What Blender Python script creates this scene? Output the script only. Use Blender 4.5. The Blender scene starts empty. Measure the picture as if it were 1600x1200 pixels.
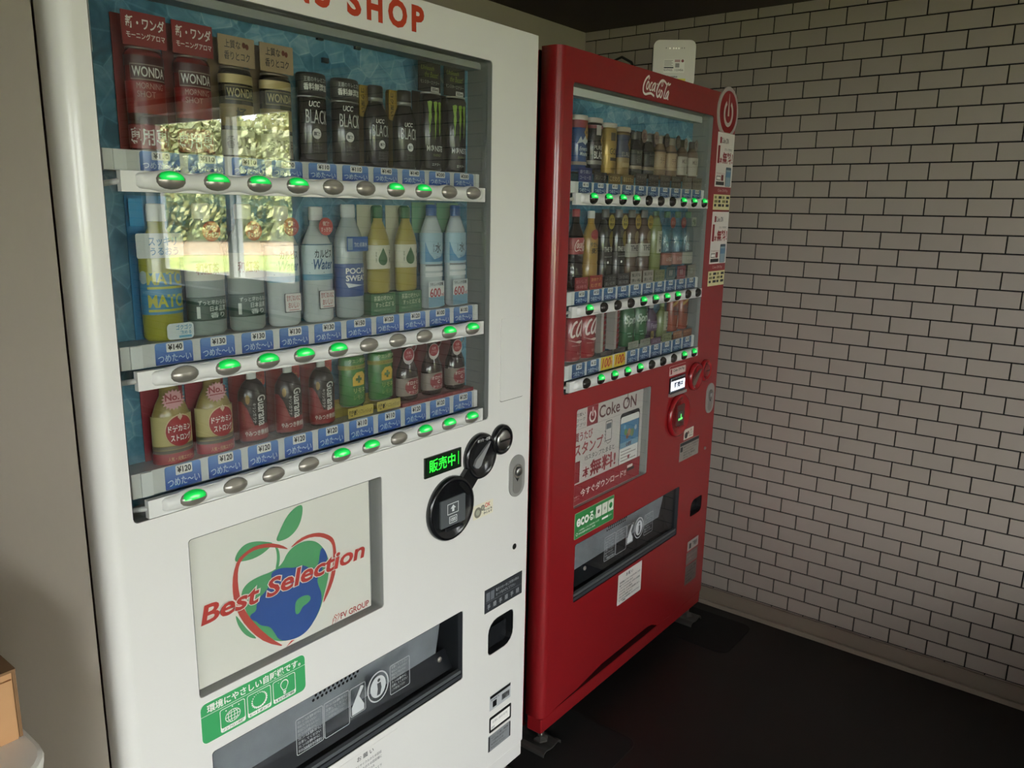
import bpy, math, random
from mathutils import Vector, Matrix
from mathutils.geometry import tessellate_polygon
random.seed(7)
S = bpy.context.scene
COL = S.collection
PI = math.pi

# ------------------------------------------------------------------ camera, sky, exposure
cd = bpy.data.cameras.new('camera'); cam = bpy.data.objects.new('camera', cd); COL.objects.link(cam)
cd.sensor_width = 36.0; cd.lens = 36.0 * 1239.9 / 1600.0; cd.clip_start = 0.01
YAW, PITCH, ROLL = 0.90848, -0.21586, 0.01849
fw = Vector((math.sin(YAW) * math.cos(PITCH), math.cos(YAW) * math.cos(PITCH), math.sin(PITCH)))
rt = fw.cross(Vector((0, 0, 1))).normalized(); up = rt.cross(fw)
r2 = rt * math.cos(ROLL) + up * math.sin(ROLL); u2 = -rt * math.sin(ROLL) + up * math.cos(ROLL)
M3 = Matrix((r2, u2, -fw)).transposed()
CAMLOC = Vector((-2.695, -1.09, 1.465))
cam.matrix_world = Matrix.Translation(CAMLOC) @ M3.to_4x4()
S.camera = cam
S.view_settings.view_transform = 'Standard'; S.view_settings.look = 'None'
S.view_settings.gamma = 1.0; S.view_settings.use_curve_mapping = False
S.view_settings.exposure = 0.0
S.cycles.max_bounces = 10; S.cycles.diffuse_bounces = 6; S.cycles.transparent_max_bounces = 24
S.cycles.glossy_bounces = 5; S.cycles.caustics_reflective = False; S.cycles.caustics_refractive = False
S.cycles.sample_clamp_indirect = 6.0
w = bpy.data.worlds.new('sky'); S.world = w; w.use_nodes = True
nt = w.node_tree; bg = nt.nodes['Background']
SKY = 17.5
tc = nt.nodes.new('ShaderNodeTexCoord'); sp = nt.nodes.new('ShaderNodeSeparateXYZ')
nt.links.new(tc.outputs['Generated'], sp.inputs[0])
cr = nt.nodes.new('ShaderNodeValToRGB')       # overcast sky: a little brighter and warmer overhead
cr.color_ramp.elements[0].position = 0.0; cr.color_ramp.elements[0].color = (0.86, 0.87, 0.88, 1)
cr.color_ramp.elements[1].position = 1.0; cr.color_ramp.elements[1].color = (1.0, 0.985, 0.965, 1)
nt.links.new(sp.outputs['Z'], cr.inputs[0]); nt.links.new(cr.outputs[0], bg.inputs['Color'])
bg.inputs['Strength'].default_value = SKY

sd = bpy.data.lights.new('outdoor_fill_sun', 'SUN'); sun = bpy.data.objects.new('outdoor_fill_sun', sd); COL.objects.link(sun)
sd.energy = 32.0; sd.angle = math.radians(8); sd.color = (1, .97, .90)
sun.rotation_euler = (math.radians(-52), 0, math.radians(-8))   # added behind the building to brighten the mirrored outdoors; it never reaches the room

# ------------------------------------------------------------------ materials
def lin(h):
    c = [int(h[i:i + 2], 16) / 255 for i in (0, 2, 4)]
    return tuple((x / 12.92 if x <= .04045 else ((x + .055) / 1.055) ** 2.4) for x in c)
_mats = {}
def mat(h, rough=.5, metal=0., coat=0., emit=0., grain=0., spec=.5, scale=40., bump=0.):
    k = (h, rough, metal, coat, emit, grain, spec, scale, bump)
    if k in _mats: return _mats[k]
    m = bpy.data.materials.new('paint_' + h); m.use_nodes = True
    n = m.node_tree.nodes; L = m.node_tree.links; b = n['Principled BSDF']
    c = lin(h)
    b.inputs['Base Color'].default_value = (*c, 1); b.inputs['Roughness'].default_value = rough
    b.inputs['Metallic'].default_value = metal; b.inputs['Coat Weight'].default_value = coat
    b.inputs['Coat Roughness'].default_value = .06; b.inputs['Specular IOR Level'].default_value = spec
    if emit:
        b.inputs['Emission Color'].default_value = (*c, 1); b.inputs['Emission Strength'].default_value = emit
    if grain or bump:
        t = n.new('ShaderNodeTexCoord'); nz = n.new('ShaderNodeTexNoise'); nz.inputs['Scale'].default_value = scale
        nz.inputs['Detail'].default_value = 6
        L.new(t.outputs['Object'], nz.inputs['Vector'])
        if grain:
            mx = n.new('ShaderNodeMix'); mx.data_type = 'RGBA'
            mx.inputs['A'].default_value = (*[x * (1 - grain) for x in c], 1)
            mx.inputs['B'].default_value = (*[min(1, x * (1 + grain)) for x in c], 1)
            L.new(nz.outputs['Fac'], mx.inputs['Factor']); L.new(mx.outputs['Result'], b.inputs['Base Color'])
        if bump:
            bp = n.new('ShaderNodeBump'); bp.inputs['Strength'].default_value = bump; bp.inputs['Distance'].default_value = .002
            L.new(nz.outputs['Fac'], bp.inputs['Height']); L.new(bp.outputs['Normal'], b.inputs['Normal'])
    _mats[k] = m; return m

def thin_glass(name, tint=(1, 1, 1), ior=1.5):
    m = bpy.data.materials.new(name); m.use_nodes = True
    n = m.node_tree.nodes; L = m.node_tree.links; n.clear()
    o = n.new('ShaderNodeOutputMaterial'); mx = n.new('ShaderNodeMixShader')
    tr = n.new('ShaderNodeBsdfTransparent'); tr.inputs[0].default_value = (*tint, 1)
    gl = n.new('ShaderNodeBsdfGlossy'); gl.inputs['Roughness'].default_value = 0.0
    ge = n.new('ShaderNodeNewGeometry'); ma = n.new('ShaderNodeMapRange')
    ma.inputs['To Min'].default_value = ior; ma.inputs['To Max'].default_value = 1 / ior
    L.new(ge.outputs['Backfacing'], ma.inputs['Value'])
    fr = n.new('ShaderNodeFresnel'); L.new(ma.outputs['Result'], fr.inputs['IOR'])
    L.new(fr.outputs[0], mx.inputs[0]); L.new(tr.outputs[0], mx.inputs[1]); L.new(gl.outputs[0], mx.inputs[2])
    L.new(mx.outputs[0], o.inputs[0]); return m
GLASS = thin_glass('clear_glass', (.97, .985, .98))
DISPLAY = thin_glass('display_pane', (.93, .945, .935), 1.85)
ACRYL = thin_glass('clear_acrylic', (.985, .99, .985))
SMOKE = thin_glass('smoked_acrylic', (.84, .85, .86))

def ice_mat(name):
    m = bpy.data.materials.new(name); m.use_nodes = True
    n = m.node_tree.nodes; L = m.node_tree.links; b = n['Principled BSDF']; b.inputs['Roughness'].default_value = .55
    t = n.new('ShaderNodeTexCoord'); mp = n.new('ShaderNodeMapping'); mp.inputs['Scale'].default_value = (1, 1, 1)
    L.new(t.outputs['Object'], mp.inputs[0])
    nz = n.new('ShaderNodeTexNoise'); nz.inputs['Scale'].default_value = 3.2; nz.inputs['Detail'].default_value = 3
    v = n.new('ShaderNodeTexVoronoi'); v.inputs['Scale'].default_value = 26; v.inputs['Randomness'].default_value = 1
    v2 = n.new('ShaderNodeTexVoronoi'); v2.inputs['Scale'].default_value = 26; v2.feature = 'DISTANCE_TO_EDGE'
    wv = n.new('ShaderNodeTexNoise'); wv.inputs['Scale'].default_value = 22; wv.inputs['Detail'].default_value = 7; wv.inputs['Distortion'].default_value = 2.5
    for q in (nz, v, v2, wv): L.new(mp.outputs[0], q.inputs['Vector'])
    sc = n.new('ShaderNodeSeparateColor'); L.new(v.outputs['Color'], sc.inputs[0])
    def mul(x, f, add):
        q = n.new('ShaderNodeMath'); q.operation = 'MULTIPLY_ADD'; L.new(x, q.inputs[0]); q.inputs[1].default_value = f
        if isinstance(add, float): q.inputs[2].default_value = add
        else: L.new(add, q.inputs[2])
        return q.outputs[0]
    t1 = mul(nz.outputs['Fac'], .75, -.02); t2 = mul(sc.outputs[0], .22, t1); t3 = mul(wv.outputs['Fac'], .38, t2)
    sm = n.new('ShaderNodeMath'); sm.operation = 'LESS_THAN'; L.new(v2.outputs['Distance'], sm.inputs[0]); sm.inputs[1].default_value = .035
    t4 = mul(sm.outputs[0], .07, t3)
    r = n.new('ShaderNodeValToRGB'); e = r.color_ramp.elements
    e[0].position = .36; e[0].color = (*lin('183f4c'), 1); e[1].position = 1.02; e[1].color = (*lin('b4cfd9'), 1)
    x = e.new(.56); x.color = (*lin('33708a'), 1); x = e.new(.78); x.color = (*lin('6a9eb5'), 1)
    L.new(t4, r.inputs[0])
    L.new(r.outputs[0], b.inputs['Base Color']); return m
ICE = ice_mat('printed_ice_poster')

def lens_mat():
    m = bpy.data.materials.new('lit_green_lens'); m.use_nodes = True
    n = m.node_tree.nodes; L = m.node_tree.links; b = n['Principled BSDF']
    b.inputs['Base Color'].default_value = (.01, .30, .05, 1); b.inputs['Roughness'].default_value = .15
    t = n.new('ShaderNodeTexCoord'); d = n.new('ShaderNodeVectorMath'); d.operation = 'DISTANCE'
    d.inputs[1].default_value = (.45, .2, .35); L.new(t.outputs['Generated'], d.inputs[0])   # the diode behind the lens
    r = n.new('ShaderNodeValToRGB'); e = r.color_ramp.elements
    e[0].position = .05; e[0].color = (.70, 1, .70, 1); e[1].position = .62; e[1].color = (.0, .30, .03, 1)
    x = e.new(.22); x.color = (.02, .70, .10, 1)
    L.new(d.outputs['Value'], r.inputs[0]); L.new(r.outputs[0], b.inputs['Emission Color'])
    b.inputs['Emission Strength'].default_value = 1.0; return m
LENS = lens_mat()

# ------------------------------------------------------------------ mesh building
class MB:
    def __init__(s): s.v = []; s.f = []; s.m = []; s.ms = []; s.sm = []
    def mi(s, m):
        if m not in s.ms: s.ms.append(m)
        return s.ms.index(m)
    def add(s, vs, fs, m, smooth=False):
        o = len(s.v); i = s.mi(m); s.v += [tuple(p) for p in vs]
        for f in fs: s.f.append([o + k for k in f]); s.m.append(i); s.sm.append(smooth)
        return s
    def box(s, x0, x1, y0, y1, z0, z1, m, skip=''):
        v = [(x, y, z) for z in (z0, z1) for y in (y0, y1) for x in (x0, x1)]
        f = {'b': (0, 2, 3, 1), 't': (4, 5, 7, 6), 'f': (0, 1, 5, 4), 'k': (2, 6, 7, 3), 'l': (0, 4, 6, 2), 'r': (1, 3, 7, 5)}
        return s.add(v, [f[k] for k in f if k not in skip], m)
    def prism(s, poly, y0, y1, m, holes=(), smooth=False):      # (x,z) outline, front at y0
        loops = [list(poly)] + [list(h) for h in holes]
        pts = [p for l in loops for p in l]
        tri = tessellate_polygon([[Vector((p[0], p[1], 0)) for p in l] for l in loops])
        n = len(pts); vs = [(p[0], y0, p[1]) for p in pts]
        fs = []
        for t in tri:
            a, b, c = (pts[k] for k in t)
            ar = (b[0] - a[0]) * (c[1] - a[1]) - (b[1] - a[1]) * (c[0] - a[0])
            fs.append(t if ar > 0 else (t[0], t[2], t[1]))
        if abs(y1 - y0) > 1e-9:
            vs += [(p[0], y1, p[1]) for p in pts]
            fs += [tuple(n + k for k in reversed(f)) for f in list(fs)]
            o = 0
            for li, l in enumerate(loops):
                ar = sum(l[i - 1][0] * l[i][1] - l[i][0] * l[i - 1][1] for i in range(len(l)))
                fl = (ar > 0) != (li > 0)
                for i in range(len(l)):
                    j = (i + 1) % len(l)
                    q = (o + i, n + o + i, n + o + j, o + j)
                    fs.append(q if fl else q[::-1])
                o += len(l)
        return s.add(vs, fs, m, smooth)
    def lathe(s, prof, m, cx=0, cy=0, z0=0, n=20, sy=1., smooth=True, axis='z'):
        vs = []; fs = []
        for r, z in prof:
            for k in range(n):
                a = 2 * PI * k / n
                vs.append((cx + r * math.sin(a), cy - r * sy * math.cos(a), z0 + z) if axis == 'z'
                          else (cx + r * math.sin(a), cy + z, z0 + r * math.cos(a)))
        for i in range(len(prof) - 1):
            for k in range(n):
                k2 = (k + 1) % n
                fs.append((i * n + k, i * n + k2, (i + 1) * n + k2, (i + 1) * n + k))
        for i in (0, len(prof) - 1):
            if prof[i][0] > 1e-5: fs.append(tuple(i * n + k for k in (range(n) if i else reversed(range(n)))))
        return s.add(vs, fs, m, smooth)
    def tube(s, pts, r, m, n=8):
        P = [Vector(p) for p in pts]; vs = []; fs = []
        for i, p in enumerate(P):
            t = (P[min(i + 1, len(P) - 1)] - P[max(i - 1, 0)]).normalized()
            a = t.cross(Vector((0, 0, 1)));
            if a.length < .05: a = t.cross(Vector((0, 1, 0)))
            a.normalize(); b = t.cross(a)
            for k in range(n): vs.append(p + r * (math.cos(2 * PI * k / n) * a + math.sin(2 * PI * k / n) * b))
        for i in range(len(P) - 1):
            for k in range(n): fs.append((i * n + k, i * n + (k + 1) % n, (i + 1) * n + (k + 1) % n, (i + 1) * n + k))
        fs += [tuple(range(n)), tuple((len(P) - 1) * n + k for k in range(n))]
        return s.add(vs, fs, m, True)
    def stroke(s, pts, wd, y, m, R=None):                      # flat pen stroke in the (x,z) plane
        vs = []; fs = []
        for i, p in enumerate(pts):
            a = pts[max(i - 1, 0)]; b = pts[min(i + 1, len(pts) - 1)]
            d = Vector((b[0] - a[0], b[1] - a[1])); d = d.normalized() if d.length else Vector((1, 0))
            h = wd / 2 * (.45 if i in (0, len(pts) - 1) else 1)
            vs += [(p[0] - d.y * h, y, p[1] + d.x * h), (p[0] + d.y * h, y, p[1] - d.x * h)]
        fs = [(2 * i, 2 * i + 1, 2 * i + 3, 2 * i + 2) for i in range(len(pts) - 1)]
        if R: vs = [wrap(v, R) for v in vs]
        return s.add(vs, fs, m)
    def text(s, t, x0, x1, z0, z1, y, m, bold=0., shear=0., R=None, rot=False, keep=None):
        vs, fs, bb = glyphs(t, bold, shear)
        W = bb[1] - bb[0]; H = bb[3] - bb[2]
        if rot: o = [((q[1] - bb[2]) / H, 1 - (q[0] - bb[0]) / W) for q in vs]      # reads downwards
        else: o = [((q[0] - bb[0]) / W, (q[1] - bb[2]) / H) for q in vs]
        vv = [(x0 + a * (x1 - x0), y, z0 + b * (z1 - z0)) for a, b in o]
        if R: vv = [wrap(p, R) for p in vv]
        return s.add(vv, fs, m)
    def patch(s, x0, x1, z0, z1, y, m, R=None, r=0.):
        if R:
            n = max(1, int((x1 - x0) / .004)); vs = []; fs = []
            for i in range(n + 1):
                x = x0 + (x1 - x0) * i / n
                vs += [wrap((x, y, z0), R), wrap((x, y, z1), R)]
            return s.add(vs, [(2 * i, 2 * i + 2, 2 * i + 3, 2 * i + 1) for i in range(n)], m, True)
        if r: return s.prism(rrect(x0, x1, z0, z1, r), y, y, m)
        return s.add([(x0, y, z0), (x1, y, z0), (x1, y, z1), (x0, y, z1)], [(0, 1, 2, 3)], m)
    def shape(s, poly, y, m, R=None):
        if not R: return s.prism(poly, y, y, m)
        x0, x1 = min(p[0] for p in poly), max(p[0] for p in poly); n = max(1, math.ceil((x1 - x0) / .003))
        for i in range(n):                                     # strips, so that the print follows the round body
            q = list(poly)
            for lim, sg in ((x0 + (x1 - x0) * i / n, 1), (x0 + (x1 - x0) * (i + 1) / n, -1)):
                o = []
                for a, c in zip(q, q[1:] + q[:1]):
                    ia, ic = sg * (a[0] - lim) >= 0, sg * (c[0] - lim) >= 0
                    if ia: o.append(a)
                    if ia != ic:
                        t = (lim - a[0]) / (c[0] - a[0]); o.append((lim, a[1] + t * (c[1] - a[1])))
                q = o
                if len(q) < 3: break
            if len(q) >= 3:
                k = len(s.v); s.prism(q, y, y, m); s.v[k:] = [wrap(p, R) for p in s.v[k:]]
        return s
    def build(s, name, parent=None, loc=None, rotz=0., bevel=0.):
        me = bpy.data.meshes.new(name); me.from_pydata(s.v, [], s.f)
        for m in s.ms: me.materials.append(m)
        me.polygons.foreach_set('material_index', s.m); me.polygons.foreach_set('use_smooth', s.sm); me.update()
        return put(name, me, parent, loc, rotz, bevel)
def put(name, me, parent=None, loc=None, rotz=0., bevel=0.):
    o = bpy.data.objects.new(name, me); COL.objects.link(o)
    if parent: o.parent = parent
    if loc: o.location = loc
    o.rotation_euler.z = rotz
    if bevel:
        b = o.modifiers.new('soft_edges', 'BEVEL'); b.width = bevel; b.segments = 2; b.limit_method = 'ANGLE'; b.angle_limit = .7
    return o
SY = .62                                                        # display samples are a little flattened front to back
def wrap(p, R):
    a = p[0] / R; q = R - p[1]
    return (q * math.sin(a), -q * SY * math.cos(a), p[2])
_gl = {}
def glyphs(t, bold, shear):
    k = (t, bold, shear)
    if k not in _gl:
        c = bpy.data.curves.new('type', 'FONT'); c.body = t; c.size = 1; c.resolution_u = 3; c.offset = bold; c.shear = shear
        c.fill_mode = 'FRONT'; c.space_line = .95
        o = bpy.data.objects.new('type', c); me = o.to_mesh()
        vs = [(v.co.x, v.co.y) for v in me.vertices]; fs = [tuple(p.vertices) for p in me.polygons]
        xs = [v[0] for v in vs]; ys = [v[1] for v in vs]
        _gl[k] = (vs, fs, (min(xs), max(xs), min(ys), max(ys)))
        o.to_mesh_clear(); bpy.data.objects.remove(o); bpy.data.curves.remove(c)
    return _gl[k]
def rrect(x0, x1, z0, z1, r, n=4, rs=None):
    rs = rs or (r, r, r, r); out = []                           # bl, br, tr, tl
    for (cx, cz, a0, q) in ((x0 + rs[0], z0 + rs[0], PI, rs[0]), (x1 - rs[1], z0 + rs[1], 1.5 * PI, rs[1]),
                            (x1 - rs[2], z1 - rs[2], 0, rs[2]), (x0 + rs[3], z1 - rs[3], .5 * PI, rs[3])):
        for i in range(n + 1):
            a = a0 + .5 * PI * i / n; out.append((cx + q * math.cos(a), cz + q * math.sin(a)))
    return out
def rect(x0, x1, z0, z1): return [(x0, z0), (x1, z0), (x1, z1), (x0, z1)]
def circ(cx, cz, rx, rz=None, n=24): return [(cx + rx * math.cos(2 * PI * i / n), cz + (rz or rx) * math.sin(2 * PI * i / n)) for i in range(n)]
def thing(name, label, cat, loc=(0, 0, 0), rotz=0., group=None):
    o = bpy.data.objects.new(name, None); COL.objects.link(o); o.empty_display_size = .05
    o.location = loc; o.rotation_euler.z = rotz; o['label'] = label; o['category'] = cat
    if group: o['group'] = group
    return o
def tag(o, label, cat, group=None):
    o['label'] = label; o['category'] = cat
    if group: o['group'] = group
    return o
def struct(o): o['kind'] = 'structure'; return o

WHITE = mat('e4e2dd', .32, coat=.25, grain=.01, scale=6)
RED = mat('8c1a1f', .30, coat=.35, grain=.03, scale=5)
PLAS = mat('dcdcd8', .35)
PRINTW = mat('f2f0ea', .5); BLACK = mat('141414', .4); INK = mat('2a2a2c', .6); DARK = mat('060606', .6)
STEEL = mat('b4b4b0', .3, 1.); CHROME = mat('9a958c', .28, .55); ALU = mat('e8e9e8', .4)
REDINK = mat('c02a2a', .5); GREENINK = mat('2f9a55', .45); BLUEINK = mat('2d63b8', .45)

# ------------------------------------------------------------------ room
XL, YF, YB, ZC = -4.6, -4.3, 0.69, 2.125
WIN = (-4.02, -2.46, .93, 2.02)          # window in the tiled wall: y0,y1,z0,z1
DOOR = (-4.2, -1.9, .02, 2.02)           # glazed sliding door in the front wall: x0,x1,z0,z1
WIN2 = (-3.9, -1.9, .95, 2.02)          # window in the left wall
GROUT = mat('0d0b0a', .9)
FLOORM = mat('1a1615', .5, grain=.35, scale=3, bump=.1)
struct(MB().box(XL - .2, .2, YF - .2, YB + .15, -.06, 0, FLOORM).build('floor'))
struct(MB().box(XL - .2, .2, YF - .2, YB + .15, ZC, ZC + .06, mat('4a4038', .8, grain=.05)).build('ceiling'))
BACKW = mat('a39a8d', .8, grain=.02)
struct(MB().box(XL - .2, .15, YB, YB + .1, 0, ZC, BACKW).build('wall_back'))
struct(MB().prism(rect(XL - .2, .15, 0, ZC), YF - .1, YF, BACKW, [rect(*DOOR)]).build('wall_front'))
def swap(b, x0, sgn):                    # prism built in (y,z) with depth along x
    b.v = [(x0 + sgn * p[1], p[0], p[2]) for p in b.v]; return b
struct(swap(MB().prism(rect(YF, YB, 0, ZC), 0, .1, BACKW, [rect(*WIN2)]), XL, -1).build('wall_left'))
rw = MB().prism(rect(YF, YB, 0, ZC), 0, .1, GROUT, [rect(*WIN)])
wall_r = struct(swap(rw, .004, 1).build('wall_right'))
# tiles: running bond, each tile of the near part its own object
TW, TH, J = .11370, .05192, .0020
TY0, TZ0 = .1876, 2.0932
TILE = mat('9e938a', .42, grain=.03, scale=3)
def tile_geo(b, y0, y1, z0, z1):
    e = .0009
    vs = [(.004, y0, z0), (.004, y1, z0), (.004, y1, z1), (.004, y0, z1), (e, y0, z0), (e, y1, z0), (e, y1, z1), (e, y0, z1),
          (0, y0 + e, z0 + e), (0, y1 - e, z0 + e), (0, y1 - e, z1 - e), (0, y0 + e, z1 - e)]
    fs = [(11, 10, 9, 8)]
    for i in range(4):
        j = (i + 1) % 4; fs += [(i, 4 + i, 4 + j, j), (4 + i, 8 + i, 8 + j, 4 + j)]
    return b.add(vs, fs, TILE)
def seen(p):
    d = Vector(p) - CAMLOC; zz = d.dot(fw)
    if zz < .1: return None
    x = 800 + 1239.9 * d.dot(r2) / zz; y = 600 - 1239.9 * d.dot(u2) / zz
    return (x, y, zz)
full, other = [], []
for r in range(-1, 42):
    z1 = TZ0 - (r - 1) * TH; z0 = z1 - TH
    z0c, z1c = max(z0 + J, .06), min(z1 - J, ZC)
    if z1c - z0c < .004: continue
    off = 0 if r % 2 else .5
    for u in range(-6, 42):
        y1 = TY0 - (u + off) * TW; y0 = y1 - TW
        a, b_ = max(y0 + J, YF), min(y1 - J, YB)
        if b_ - a < .004: continue
        segs = [(a, b_)]
        if z0c < WIN[3] + .04 and z1c > WIN[2] - .04:
            segs = [q for q in ((a, min(b_, WIN[0] - .04)), (max(a, WIN[1] + .04), b_)) if q[1] - q[0] > .004]
        for a2, b2 in segs:
            c = seen((0, (a2 + b2) / 2, (z0c + z1c) / 2))
            whole = abs((b2 - a2) - (TW - 2 * J)) < 1e-6 and abs((z1c - z0c) - (TH - 2 * J)) < 1e-6
            vis = c and -20 < c[0] < 1620 and -15 < c[1] < 1215 and not ((a2 + b2) / 2 > 0 and z0c < 1.8)
            (full if vis and whole else other).append((c[2] if c else 99, a2, b2, z0c, z1c))
full.sort(); keep, other = full[:298], other + full[298:]
tm = tile_geo(MB(), -(TW / 2 - J), TW / 2 - J, -(TH / 2 - J), TH / 2 - J)
tproto = tm.build('tile', wall_r, (0, (keep[0][1] + keep[0][2]) / 2, (keep[0][3] + keep[0][4]) / 2))
for q in keep[1:]: put('tile', tproto.data, wall_r, (0, (q[1] + q[2]) / 2, (q[3] + q[4]) / 2))
b = MB()
for q in other: tile_geo(b, *q[1:])
o = b.build('far_tiles', wall_r); o['kind'] = 'stuff'
BASEM = mat('7f7365', .5, grain=.04)
b = MB().box(-.012, .0, YF, .58, 0, .066, BASEM).box(-.026, -.012, YF, .58, 0, .018, mat('8f8374', .45))
struct(b.build('baseboard_right', None, bevel=.003))

# window in the tiled wall
def window(name, xo, sgn, yz, stile, front=False):
    swap_ = swap if not front else (lambda b, x0, sg: (setattr(b, 'v', [(p[0], x0 + sg * p[1], p[2]) for p in b.v]), b)[1])
    y0, y1, z0, z1 = yz; root = None
    fr = MB(); F = .045
    fr.prism(rect(y0 - .04, y1 + .04, z0 - .04, z1 + .04), -.018, .10, ALU, [rect(y0 + .02, y1 - .02, z0 + .03, z1 - .02)])
    root = struct(swap_(fr, xo, sgn).build(name))
    ym = stile
    for nm, (a, c), d, tint in (('sash', (ym - .03, y1 - .02), .02, GLASS), ('sash', (y0 + .02, ym + .03), .055, GLASS)):
        s_ = MB().prism(rect(a, c, z0 + .03, z1 - .02), d, d + .03, ALU, [rect(a + F, c - F, z0 + .03 + .085, z1 - .02 - F)])
        so = swap_(s_, xo, sgn).build(nm, root)
        g = MB().box(a + F, c - F, d + .013, d + .017, z0 + .115, z1 - .02 - F, tint)
        swap_(g, xo, sgn).build('pane', so)
    return root
w1 = window('window_1', 0., 1, WIN, -3.13)
MB().box(-.05, .0, WIN[0] - .06, WIN[1] + .06, WIN[2] - .055, WIN[2] - .038, ALU).build('window_sill', w1)
window('door_1', YF, -1, DOOR, -3.05, True)

window('window_2', XL, -1, WIN2, -2.9)

# ------------------------------------------------------------------ outdoors (seen in the glass reflection)
def ground_mat():
    m = bpy.data.materials.new('lawn_and_soil'); m.use_nodes = True
    n = m.node_tree.nodes; L = m.node_tree.links; b = n['Principled BSDF']; b.inputs['Roughness'].default_value = .9
    t = n.new('ShaderNodeTexCoord'); nz = n.new('ShaderNodeTexNoise'); nz.inputs['Scale'].default_value = 1.5; nz.inputs['Detail'].default_value = 9
    L.new(t.outputs['Object'], nz.inputs['Vector'])
    r = n.new('ShaderNodeValToRGB'); e = r.color_ramp.elements
    e[0].position = .35; e[0].color = (*lin('7b8a48'), 1); e[1].position = .7; e[1].color = (*lin('b3bb70'), 1)
    L.new(nz.outputs['Fac'], r.inputs[0]); L.new(r.outputs[0], b.inputs['Base Color']); return m
struct(MB().box(-40, 60, -60, 40, -.3, -.12, ground_mat()).build('ground'))
struct(MB().box(-16, 9, -16, 8, -.12, -.10, mat('625f5b', .9, grain=.15, scale=4)).build('bounce_apron'))  # grey paving added to keep light bounced into the room neutral
AZ = -.985                                                      # the way the window looks out, as mirrored in the glass
def out(d, l): return (d * math.cos(AZ) - l * math.sin(AZ), -3.2 + d * math.sin(AZ) + l * math.cos(AZ))
tag(MB().box(22, 33, -45, 45, -.12, -.09, mat('a58f74', .9, grain=.5, scale=1.5)).build('bare_field', None, (0, -3.2, 0), AZ),
    'brown bare field across the grass beyond the window', 'field')
def leafy(name, label, x, y, h, rad, cols, n, trunk=True):
    t = thing(name, label, 'tree', (x, y, -.12), group='trees beyond the window')
    if trunk: MB().lathe([(.12, 0), (.09, h * .4), (.05, h * .8)], mat('4c4034', .9), n=8).build('trunk', t)
    b = MB()
    ms = [mat(c, .8) for c in cols]
    for i in range(n):
        a, ct = random.random() * 2 * PI, random.uniform(-1, 1); rr = rad * random.random() ** .4
        st = math.sqrt(1 - ct * ct)
        c = Vector((rr * st * math.cos(a), rr * st * math.sin(a), h * .5 + rr * ct * h * .48 / rad))
        d = Vector((random.gauss(0, 1), random.gauss(0, 1), random.gauss(0, 1))).normalized()
        e = d.orthogonal().normalized(); f_ = d.cross(e); q = random.uniform(.14, .34)
        b.add([c - e * q, c - f_ * q * .5, c + e * q, c + f_ * q * .5], [(0, 1, 2, 3)], random.choice(ms))
    o = b.build('crown', t); o['kind'] = 'stuff'
    return t
CR = (('a9ae7e', 'c6c99c', '868f62'), ('b2b486', 'cfd0a8', '8f9668'), ('979e74', 'b3b88c', '777f58'))
for i, (d, l, h, rd) in enumerate(((35, -10.6, 5.8, 2.3), (35, -5.3, 6.4, 2.3), (35, 0, 5.6, 2.3), (35, 5.3, 6.5, 2.3), (35, 10.6, 5.8, 2.3), (42, -8.4, 7.2, 2.5), (42, -2.8, 7.4, 2.5), (42, 2.8, 7.4, 2.5))):
    x, y = out(d, l)
    leafy('tree', 'leafy green tree beyond the window, seen only mirrored in the glass', x, y, h, rd, CR[i % 3], 5000)

b = MB(); ms = [mat(c, .8) for c in ('979e68', 'b9bd88', '7a8355')]
for i in range(7000):
    c = Vector((random.uniform(-.7, .7), random.uniform(-14, 14), random.uniform(0, 1) ** .7 * 2.3)); d = Vector((random.gauss(0, 1), random.gauss(0, 1), random.gauss(0, 1))).normalized()
    e = d.orthogonal().normalized(); f_ = d.cross(e); q = random.uniform(.10, .26); c.z = max(c.z, q + .01)
    b.add([c - e * q, c - f_ * q * .5, c + e * q, c + f_ * q * .5], [(0, 1, 2, 3)], random.choice(ms))
o = tag(b.build('hedge', None, (*out(31.6, 0), -.10), AZ), 'long leafy green hedge in front of the trees beyond the window', 'hedge')
o['kind'] = 'stuff'

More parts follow.
